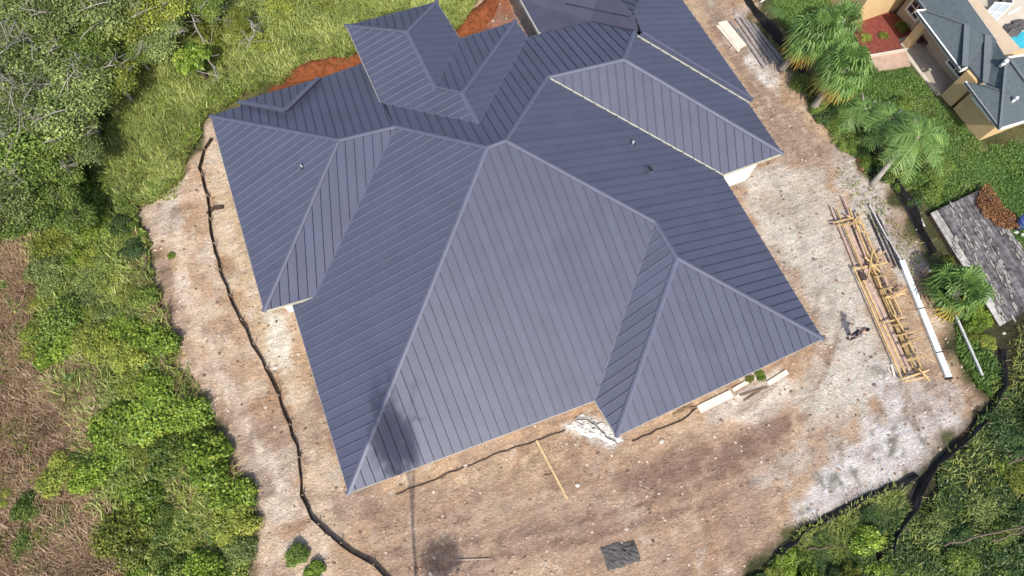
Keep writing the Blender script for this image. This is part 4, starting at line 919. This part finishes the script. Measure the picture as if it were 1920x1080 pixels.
l_, g_2 = LG_('in the shaded corner thicket'); fill([(1700, 1070), (1745, 980), (1800, 910), (1860, 850), (1915, 740), (1980, 700), (1980, 1130), (1680, 1130)], ['dark', 'mid', 'mid', 'dark', 'yellow', 'bright', 'olive'], 24, .45, 1.1, l_, g_2)
l_, g_2 = LG_('along the lower edge below the slumped fence'); fill([(1400, 1075), (1500, 1030), (1620, 1010), (1650, 1060), (1640, 1120), (1380, 1120)], ['mid', 'bright', 'dark', 'yellow'], 12, .6, 1.0, l_, g_2)
l_, g_2 = LG_('in the wedge between the two lower fences'); fill([(1520, 1010), (1600, 960), (1680, 925), (1690, 950), (1650, 1000), (1600, 1000)], ['yellow', 'olive', 'yellow', 'bright'], 8, .35, .65, l_, g_2)
l_, g_2 = LG_('in the hedge under the palms'); fill([(1490, 150), (1540, 190), (1590, 240), (1640, 290), (1700, 330), (1730, 400), (1660, 330), (1590, 290), (1530, 220)], ['dark', 'mid', 'dark', 'olive', 'mid'], 20, .5, .95, l_, g_2)
l_, g_2 = LG_('on the lawn side of the leaning palm'); fill([(1600, 200), (1680, 190), (1790, 290), (1800, 350), (1740, 400), (1700, 330), (1640, 270)], ['bright', 'mid', 'mid', 'yellow'], 20, .4, .85, l_, g_2)
l_, g_2 = LG_('around the small palm'); fill([(1740, 500), (1800, 470), (1850, 600), (1860, 730), (1810, 690), (1770, 580)], ['mid', 'dark', 'bright', 'yellow'], 12, .35, .65, l_, g_2)
for px, py, r, k, l in [(560, 1042, .75, 'mid', 'low green shrub on the bare strip outside the lower west fence'), (590, 1072, .6, 'bright', 'small bright shrub at the lower picture edge beside the west fence'), (1425, 704, .35, 'bright', 'small yellow green weed clump beside the cream board'),
                        (1405, 712, .28, 'yellow', 'tiny yellowish weed tuft along the south eave'), (322, 480, .22, 'bright', 'tiny green weed alone on the bare west strip'), (232, 430, .9, 'dark', 'shrub coloured dark for the shade at the edge of the tall grass'), (255, 470, .85, 'dark', 'shrub coloured dark for the shade above the bare west strip'), (195, 235, 1.0, 'dark', 'shrub coloured dark for the shaded gap in front of the woods'), (185, 280, .9, 'dark', 'low shrub coloured dark for the shade beside the tall grass'),  # the dark shrubs carry shade patches of the growth in their leaf colour
                        (240, 440, .8, 'mid', 'mid green shrub next to the dark shrubs by the bare strip'), (1540, 1000, .4, 'bright', 'bright green tuft on the sand between the fences'),
                        (1600, 60, .45, 'red', 'dark red leaved shrub at the corner of the mulch bed'), (1728, 72, .75, 'red', 'dark red shrub growing under the porch roof')]:
    shrub(px, py, r, k, l)
for px, py, r in [(1622, 72, .38), (1654, 68, .45), (1688, 52, .5)]: shrub(px, py, r, 'yellow', 'small round yellow green shrub planted in the red mulch', 'shrubs in the red mulch')

l_, g_2 = LG_('straggling along the edge of the bare west strip'); fill([(280, 400), (300, 560), (330, 690), (420, 820), (470, 960), (480, 1060), (450, 1060), (430, 930), (370, 800), (300, 700), (270, 560), (262, 420)], ['yellow', 'olive', 'mid', 'bright'], 16, .2, .5, l_, g_2)
# palms
FANG = leafmat('fan_leaf', (0.069, 0.137, 0.033), (0.154, 0.266, 0.066), (0.308, 0.402, 0.132), .25)
FANY = leafmat('yellow_fan_leaf', (.16, .14, .03), (.36, .27, .05), (.48, .26, .05), .25)
def fan_leaf(name, base, az, pitch, plen, rad, m, parent, droop=.35):
    """petiole, then a pleated fan of long segments with drooping tips"""
    d = np.array([math.cos(az) * math.cos(pitch), math.sin(az) * math.cos(pitch), math.sin(pitch)]); s_ = np.array([-math.sin(az), math.cos(az), 0]); up = np.cross(d, s_); up = -up if up[2] < 0 else up
    Vv = []; Fc = []; tone = []
    h = base + d * plen; k = 22
    def quad(a, b, c, e, t0, t1):
        i = len(Vv); Vv.extend([a, b, c, e]); Fc.append([i, i + 1, i + 2, i + 3]); tone.extend([t0, t0, t1, t1])
    quad(base - s_ * .03, base + s_ * .03, h + s_ * .02, h - s_ * .02, .8, .8)
    for j in range(k):
        th = (j - (k - 1) / 2) / (k - 1) * 3.9; L = rad * (.72 + .28 * math.cos(th * .5)) * random.uniform(.85, 1.08)
        e = d * math.cos(th) + s_ * math.sin(th); e = nrm(e + up * (.12 * (1 if j % 2 else -.5))); w_ = np.cross(e, up); wd = .045 * rad / .9
        m_ = h + e * L * .6; tip = h + e * L - np.array([0, 0, 1]) * L * droop * random.uniform(.6, 1.3) - d * .05
        t0 = random.uniform(.2, .7); t1 = min(1, t0 + random.uniform(.0, .4))
        quad(h - w_ * .01, h + w_ * .01, m_ + w_ * wd, m_ - w_ * wd, t0, t0); quad(m_ - w_ * wd, m_ + w_ * wd, tip + w_ * .008, tip - w_ * .008, t0, t1)
    return link(name, np_mesh(name, np.array(Vv), np.array(Fc), [m], {'tone': np.array(tone)}), parent)
def fan_palm(base, top, n, rad, label, yellow=(), pet=.75, lo=-.7):
    base = np.array(base); top = np.array(top); root = tag(empty('fan_palm', base), label, 'palm tree')
    k = 9; pts = [base + (top - base) * i / k + np.array([0, 0, 0]) for i in range(k + 1)]
    MB().tube(pts, [.21 + .03 * (i % 2) + .05 * (i > k - 3) for i in range(k + 1)], 9).build('trunk', PALMB, root, True)
    for i in range(n):
        az = i * 2.399; pitch = lo + (1.35 - lo) * ((i + .5) / n) ** .8 + random.uniform(-.08, .08)
        fan_leaf('frond', top, az, pitch, pet * random.uniform(.75, 1.2), rad * random.uniform(.8, 1.15), FANG, root, random.uniform(.35, .75))
    for az in yellow: fan_leaf('frond', top, az, -.55 + random.uniform(-.15, .15), pet * 1.05, rad, FANY, root, .6)['label'] = 'yellowed hanging frond'
fan_palm(at(1463, 132), at(1530, 62, 3.6), 30, 1.0, 'tall fan palm with yellowed lower fronds above the black silt fence', (2.7, 3.2, 3.7, 4.1), .85)
fan_palm(at(1522, 205), at(1583, 128, 3.4), 30, 1.0, 'fan palm with orange hanging fronds beside the lawn', (2.9, 4.0, 4.3, 5.1), .85)
fan_palm(at(1560, 60), at(1578, 40, 2.2), 16, .9, 'lower fan palm filling the gap behind the two taller palms', (), .7)
fan_palm(at(1790, 560), at(1788, 545, .9), 16, 1.0, 'young fan palm with drooping fronds beside the white gutter', (4.4, 5.4), 1.0, -.3)
def feather_palm(base, top, n, L, label):
    base = np.array(base); top = np.array(top); root = tag(empty('feather_palm', base), label, 'palm tree'); mid = base * .45 + top * .55 + np.array([-.1, .1, -.12])
    MB().tube([base - [0, 0, .1], base * .7 + mid * .3, mid, top], [.2, .17, .14, .11], 9).build('trunk', BARK, root, True)
    for a in (-.5, .5): MB().tube([mid * .35 + top * .65, top + np.array([.5 + a * .4, .6 - a * .8, .25])], [.07, .03], 6).build('leaf_stalk', BARK, root, True)
    for i in range(n):
        az = i * 2.399; el = random.uniform(-.1, 1.0); Lf = L * random.uniform(.75, 1.1); Vv = []; Fc = []; tone = []
        d = np.array([math.cos(az), math.sin(az), 0]); s_ = np.array([-d[1], d[0], 0]); K = 26; P = []
        for j in range(K + 1):
            u = j / K; P.append(top + d * Lf * (u * math.cos(el) + .1 * u * u) + np.array([0, 0, 1]) * Lf * (math.sin(el) * u - .75 * u * u))
        def quad(a, b, c, e, t0, t1):
            k0 = len(Vv); Vv.extend([a, b, c, e]); Fc.append([k0, k0 + 1, k0 + 2, k0 + 3]); tone.extend([t0, t0, t1, t1])
        for j in range(K):
            quad(P[j] - s_ * .02, P[j] + s_ * .02, P[j + 1] + s_ * .018, P[j + 1] - s_ * .018, .8, .8)
            if j < 3: continue
            tn = nrm(P[j + 1] - P[j]); ll = .62 * math.sin(math.pi * (j + 2) / (K + 4)) + .12
            for sg_ in (-1, 1):
                e = nrm(s_ * sg_ + tn * .55 + np.array([0, 0, random.uniform(-.25, .25)])); tip = P[j] + e * ll * random.uniform(.8, 1.15) - np.array([0, 0, .22 * ll]); t0 = random.uniform(.2, .75)
                quad(P[j] - tn * .02, P[j] + tn * .02, (P[j] + tip) / 2 + tn * .035, (P[j] + tip) / 2 - tn * .03, t0, t0); quad((P[j] + tip) / 2 - tn * .03, (P[j] + tip) / 2 + tn * .035, tip + tn * .008, tip, t0, min(1, t0 + .25))
        link('frond', np_mesh('frond', np.array(Vv), np.array(Fc), [FANG], {'tone': np.array(tone)}), root)
feather_palm(at(1634, 347), at(1722, 256, 3.0), 15, 2.2, 'feather palm with a pale leaning trunk on the lawn edge')
feather_palm(at(1690, 240), at(1672, 222, 1.6), 22, 2.1, 'bushy feather palm with green fronds reaching over the lawn')
feather_palm(at(1640, 215), at(1622, 205, 1.3), 14, 1.8, 'smaller feather palm tucked between fan palm and leaning palm')

# grass, reeds, undergrowth: nobody could count these
def in_poly(polys_px, n, zjit=0.0):
    out = []
    for px in polys_px:
        P = gpoly(px); lo, hi = P.min(0), P.max(0); m_ = int(n * 3)
        X = RNG.uniform(lo[0], hi[0], m_); Y = RNG.uniform(lo[1], hi[1], m_); s_ = sdist(P, X, Y) < (fbm(X, Y, 1.3, 3) - .5) * 1.4
        out.append(np.c_[X, Y][s_][:n])
    return np.concatenate(out)
def blades(name, XY, h, wd, m, lean, label, clump=None, z0=-.03, tonefreq=1.6):
    n = len(XY); az = RNG.uniform(0, 6.283, n) if clump is None else clump + RNG.normal(size=n) * .8
    h = h * RNG.uniform(.5, 1.3, n) * (.6 + .8 * fbm(XY[:, 0] + 7, XY[:, 1], 1.6, 3)); l = lean * RNG.uniform(.3, 1.4, n)
    D = np.c_[np.cos(az), np.sin(az), np.zeros(n)]; S_ = np.c_[-D[:, 1], D[:, 0], np.zeros(n)]; B0 = np.c_[XY, np.full(n, z0)]
    mid = B0 + D * (h * l * .35)[:, None] + np.c_[np.zeros((n, 2)), h * .65]; tip = B0 + D * (h * l)[:, None] + np.c_[np.zeros((n, 2)), h * .95]
    wv = (wd * RNG.uniform(.6, 1.4, n))[:, None]
    Vv = np.stack([B0 - S_ * wv * .4, B0 + S_ * wv * .4, mid + S_ * wv * .6, tip, mid - S_ * wv * .6], 1).reshape(-1, 3)
    q = np.arange(n)[:, None] * 5; Fq = np.concatenate([q, q + 1, q + 2, q + 4], 1); Ft = np.concatenate([q + 4, q + 2, q + 3, q + 3], 1)
    tone = np.clip(.1 + .8 * fbm(XY[:, 0], XY[:, 1], tonefreq, 3) * 1.15 - .08 + RNG.normal(size=n) * .2, 0, 1)
    q4 = np.concatenate([Fq, np.concatenate([q + 4, q + 2, q + 3, q + 4], 1)[:0]])
    me = bpy.data.meshes.new(name); tri = np.concatenate([q + 4, q + 2, q + 3], 1)
    loops = np.concatenate([Fq.ravel(), tri.ravel()]); starts = np.concatenate([np.arange(n) * 4, n * 4 + np.arange(n) * 3])
    me.vertices.add(len(Vv)); me.vertices.foreach_set('co', Vv.astype(np.float32).ravel()); me.loops.add(len(loops)); me.loops.foreach_set('vertex_index', loops.astype(np.int32))
    me.polygons.add(2 * n); me.polygons.foreach_set('loop_start', starts.astype(np.int32)); me.materials.append(m)
    a = me.attributes.new('tone', 'FLOAT', 'POINT'); a.data.foreach_set('value', np.repeat(tone, 5).astype(np.float32)); me.update(calc_edges=True); me.validate()
    return tag(link(name, me), label, None, None, 'stuff')
blades('tall_grass', in_poly([G1, G1, [(60, 460), (250, 380), (330, 660), (430, 900), (470, 1090), (240, 1090), (90, 700)], [(200, 100), (640, -60), (660, 60), (230, 180)], [(690, -60), (900, -60), (890, 15), (850, 60), (740, 18)], [(600, -60), (790, -60), (760, 28), (650, 64)]], 14000), .5, .045, GRASS, 1.0, 'tall yellow green grass between woods and metal roof house')
REEDZ = [(-60, 430), (50, 450), (75, 640), (180, 690), (210, 800), (150, 870), (60, 920), (-60, 930)]
blades('dry_reeds', in_poly([REEDZ, REEDZ, [(-60, 900), (140, 880), (250, 1000), (240, 1100), (-60, 1100)]], 15000), .40, .05, REED, 1.4, 'dry brown reeds lying in tangles at the far west side')
blades('weeds', in_poly([[(1470, 1010), (1600, 950), (1700, 905), (1690, 960), (1650, 1010), (1500, 1050)], [(1650, 1000), (1760, 890), (1860, 760), (1900, 600), (1990, 600), (1990, 1120), (1640, 1120)], [(300, 640), (345, 700), (420, 820), (470, 960), (440, 960), (330, 720)]], 4600), .30, .04, GRASS, 1.1, 'weedy grass around the fences at the lower east corner')
blades('green_weeds', in_poly([[(1785, 600), (1830, 630), (1862, 670), (1856, 750), (1815, 700)], [(1745, 490), (1790, 520), (1800, 600), (1770, 570)], [(1640, 260), (1700, 300), (1800, 300), (1850, 360), (1750, 400)]], 1900), .2, .045, TURF, .9, 'green weedy grass beside the small palm and the leaning palm')
blades('lawn_grass', in_poly([LAWN, LAWN], 30000), .10, .045, TURF, .8, 'short green lawn grass around the neighbouring house', None, -.03, 2.5)
blades('sparse_weeds', in_poly([[(1560, 320), (1620, 300), (1730, 480), (1700, 520)], [(290, 340), (340, 330), (340, 380), (300, 390)], [(330, 640), (400, 760), (370, 760), (320, 690)]], 420), .15, .045, GRASS, 1.0, 'sparse low weeds scattered on the sandy margins')
blades('dry_grass', in_poly([G1, [(250, 380), (300, 560), (330, 690), (420, 820), (470, 960), (440, 1060), (300, 900), (240, 600)]], 3000), .42, .045, REED, 1.3, 'straw coloured dead grass mixed into the green growth')
def ground_leaves(name, polys, n, size, m, label, zmax=.35, asp=.55, zb=.02):
    XY = in_poly(polys, n); k = len(XY); hgt = np.clip(fbm(XY[:, 0] + 3, XY[:, 1] + 8, 1.4, 3) - .25, 0, 1) * zmax * 2
    C = np.c_[XY, zb + hgt * RNG.random(k) ** .4]; N_ = unit(np.c_[RNG.normal(size=(k, 2)) * .55, np.ones(k)])
    tone = np.clip(.05 + .75 * fbm(XY[:, 0], XY[:, 1], 1.1, 3) + RNG.normal(size=k) * .2, 0, 1)
    return tag(link(name, leaves(name, C, N_, size * RNG.uniform(.6, 1.4, k), asp, tone, m)), label, None, None, 'stuff')
ground_leaves('undergrowth', [[(-60, -60), (300, -60), (340, 100), (220, 180), (200, 330), (280, 430), (310, 700), (430, 900), (465, 1100), (240, 1100), (180, 800), (60, 640), (-60, 420)]], 90000, .17, LEAF_MID, 'low green undergrowth beneath the western thicket', .5)
ground_leaves('undergrowth', [[(220, -60), (680, -60), (670, 80), (420, 140), (330, 200), (230, 200)], [(690, -60), (900, -60), (890, 15), (850, 60), (740, 18)], [(600, -60), (800, -60), (780, 25), (650, 60)]], 26000, .15, LEAF_YELLOW, 'yellow green low growth behind the metal roof house', .4, .35)
ground_leaves('undergrowth', [G1, [(230, 90), (640, -60), (660, 60), (330, 200)]], 14000, .13, LEAF_OLIVE, 'olive grey weeds among the tall grass', .55, .4)
ground_leaves('undergrowth', [G1], 26000, .12, LEAF_BRIGHT, 'broad leaved green weeds among the tall grass', .45, .5)
ground_leaves('undergrowth', [[(-60, 440), (60, 460), (80, 640), (190, 700), (215, 880), (150, 1090), (-60, 1100)]], 9000, .13, LEAF_YELLOW, 'yellow green weeds among the dry reeds', .5, .4)
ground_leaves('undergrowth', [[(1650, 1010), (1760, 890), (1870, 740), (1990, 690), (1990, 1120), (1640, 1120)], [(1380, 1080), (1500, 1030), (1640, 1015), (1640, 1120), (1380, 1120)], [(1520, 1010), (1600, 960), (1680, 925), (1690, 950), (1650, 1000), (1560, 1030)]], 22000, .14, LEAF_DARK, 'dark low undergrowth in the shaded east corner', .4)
ground_leaves('dead_leaves', [[(1800, 374), (1842, 352), (1904, 432), (1856, 440)]], 2200, .13, LEAF_DEAD, 'heap of orange brown dead leaves lying on the old boards', .25, .4, .45)
ground_leaves('leaf_litter', [[(1790, 820), (1920, 740), (1960, 900), (1820, 940)], [(1480, 130), (1560, 210), (1640, 300), (1620, 320), (1540, 230)]], 3500, .11, LEAF_DEAD, 'brown leaf litter on the ground along the east side', .04, .5)
# dead branches
for px, l in [([(1770, 1022), (1830, 1008), (1930, 985)], 'grey dead branch lying in the corner thicket'), ([(1860, 1015), (1900, 1000), (1930, 992)], 'forked dead branch at the frame edge in the corner thicket'), ([(1512, 1030), (1570, 1024), (1660, 1030)], 'thin bare branch lying along the lower weeds'), ([(1892, 870), (1935, 848)], 'short dead stick among the reddish litter')]:
    ribbon(px, 'dead_branch', .045, BARKD, l, 'branch', .75 if px[0][0] > 1700 else .2, .08)
for px, l in [([(352, 20), (372, 60), (396, 120), (412, 150)], 'long bare pale branch hanging over the weeds below the upper woods'), ([(60, 160), (130, 158), (165, 145), (215, 118)], 'crooked pale bare branch across the olive trees'), ([(470, 40), (480, 62), (462, 88)], 'pale bare branch above the weedy strip')]:
    P = dense(px, 4); mb = MB(); Q = [at(x, y, 3.4 if px[0][0] < 300 else 1.9) + RNG.normal(size=3) * .06 for x, y in P]; mb.tube(Q, list(np.linspace(.07, .025, len(Q))), 6)
    for i in range(1, len(Q) - 1, 1): mb.tube([Q[i], Q[i] + RNG.normal(size=3) * np.array([.5, .5, .15]), Q[i] + RNG.normal(size=3) * np.array([.8, .8, .25])], [.03, .02, .008], 5)
    mb.tube([Q[0], np.array([Q[0][0] + .4, Q[0][1] + .5, -.1])], [.07, .09], 6)
    tag(mb.build('bare_branch', BARK, None, True), l, 'branch')
# tall trees south of the plot whose shade falls on the roof corner and yard
for x, y, sc, sz, l in [(.6, -7.9, .62, 4.1, 'tall slender tree below the lower picture edge shading the roof corner'), (1.7, -8.6, .6, 1.45, 'small tree beside the plot shading the south yard'), (36.5, -17.0, 1.5, 2.0, 'tall green tree at the dark east corner'), (33.5, -15.5, 1.1, 2.0, 'narrow green tree below the fence corner shading the thicket')]:
    place(TREES['olive'][2] if x < 3 else TREES['mid'][0], 'tree', (x, y, 0), sc, random.uniform(0, 6), ('crown', 'trunk', 'limb'), l, 'tree', None, sz)

# pebbles, clods and twigs on the bare soil
def scatter_boxes(name, XY, s0, s1, m, label, flat=.5, longf=1.0):
    n = len(XY); sz = s0 + (s1 - s0) * RNG.random(n) ** 3; a = RNG.uniform(0, 6.283, n)
    base = np.array([(-1, -1, 0), (1, -1, 0), (1, 1, 0), (-1, 1, 0), (-.6, -.5, 1), (.6, -.6, 1), (.5, .6, 1), (-.6, .5, 1)], float)
    Vv = base[None] * (1 + .25 * RNG.normal(size=(n, 8, 3))); Vv[:, :, 0] *= longf; Vv[:, :, 2] = np.clip(Vv[:, :, 2], -.1, 2) * flat; Vv *= sz[:, None, None]
    c_, s_ = np.cos(a)[:, None], np.sin(a)[:, None]; X = Vv[:, :, 0] * c_ - Vv[:, :, 1] * s_; Y = Vv[:, :, 0] * s_ + Vv[:, :, 1] * c_
    Vv = np.stack([X + XY[:, :1], Y + XY[:, 1:], Vv[:, :, 2] - .005], -1).reshape(-1, 3)
    q = np.array([(4, 5, 6, 7), (0, 1, 5, 4), (1, 2, 6, 5), (2, 3, 7, 6), (3, 0, 4, 7)]); F_ = (np.arange(n)[:, None, None] * 8 + q[None]).reshape(-1, 4)
    return tag(link(name, np_mesh(name, Vv, F_, [m], {'tone': np.repeat(RNG.random(n), 8)})), label, None, None, 'stuff')
PEB = leafmat('pebble', (.30, .22, .16), (.40, .31, .24), (.52, .44, .36), 0.0, 0)
CLOD = leafmat('clod', (.13, .085, .06), (.25, .17, .12), (.36, .27, .2), 0.0, 0)
XYD = in_poly([DIRT_PX], 9000)
wall_in = sdist(np.array(WP), XYD[:, 0], XYD[:, 1]) > .1; XYD = XYD[wall_in]
scatter_boxes('pebbles', XYD[:2400], .012, .075, PEB, 'pale pebbles and rubble scattered over the bare soil')
scatter_boxes('clods', XYD[2600:5600], .015, .085, CLOD, 'dark soil clods scattered over the building plot', .45)
scatter_boxes('twigs', XYD[5600:6500], .012, .03, CLOD, 'small dark twigs scattered over the building plot', .8, 7.)
XYS = in_poly([[(1365, 340), (1560, 330), (1660, 640), (1560, 800)], [(1560, 930), (1690, 720), (1790, 720), (1690, 890)]], 1500)
XYS = XYS[sdist(np.array(WP), XYS[:, 0], XYS[:, 1]) > .6]
scatter_boxes('gravel', XYS[:900], .015, .06, PEB, 'pale gravel scattered over the eastern sand', .4)

# ------------------------------------------------------------------ labels for small families: say which one by its place in the family
from collections import defaultdict
fam = defaultdict(list)
for o in scn.objects:
    if o.parent is None and o.get('group') and o.get('label'): fam[o['label']].append(o)
def centre(o):
    if o.type == 'MESH':
        n = len(o.data.vertices); a = np.empty(n * 3, np.float32); o.data.vertices.foreach_get('co', a); p = a.reshape(-1, 3).mean(0)
    else: p = np.array(o.location)
    q = ROT @ (p - CAM); return q[0] / q[2], -q[1] / q[2]
ORD = ['uppermost', 'second from the top', 'third from the top', 'fourth from the top', 'fifth from the top', 'sixth from the top', 'seventh from the top']
for lab, os_ in fam.items():
    n = len(os_)
    if 2 <= n <= 7:
        os_.sort(key=lambda o: centre(o)[1])
        for i, o in enumerate(os_):
            o['label'] = lab + ', ' + ('lowest' if i == n - 1 else ORD[i])
            if len(o['label'].split()) > 16: o['label'] = o['label'].replace(' thin leaved', '').replace(' leafy', '').replace(' twiggy', '')
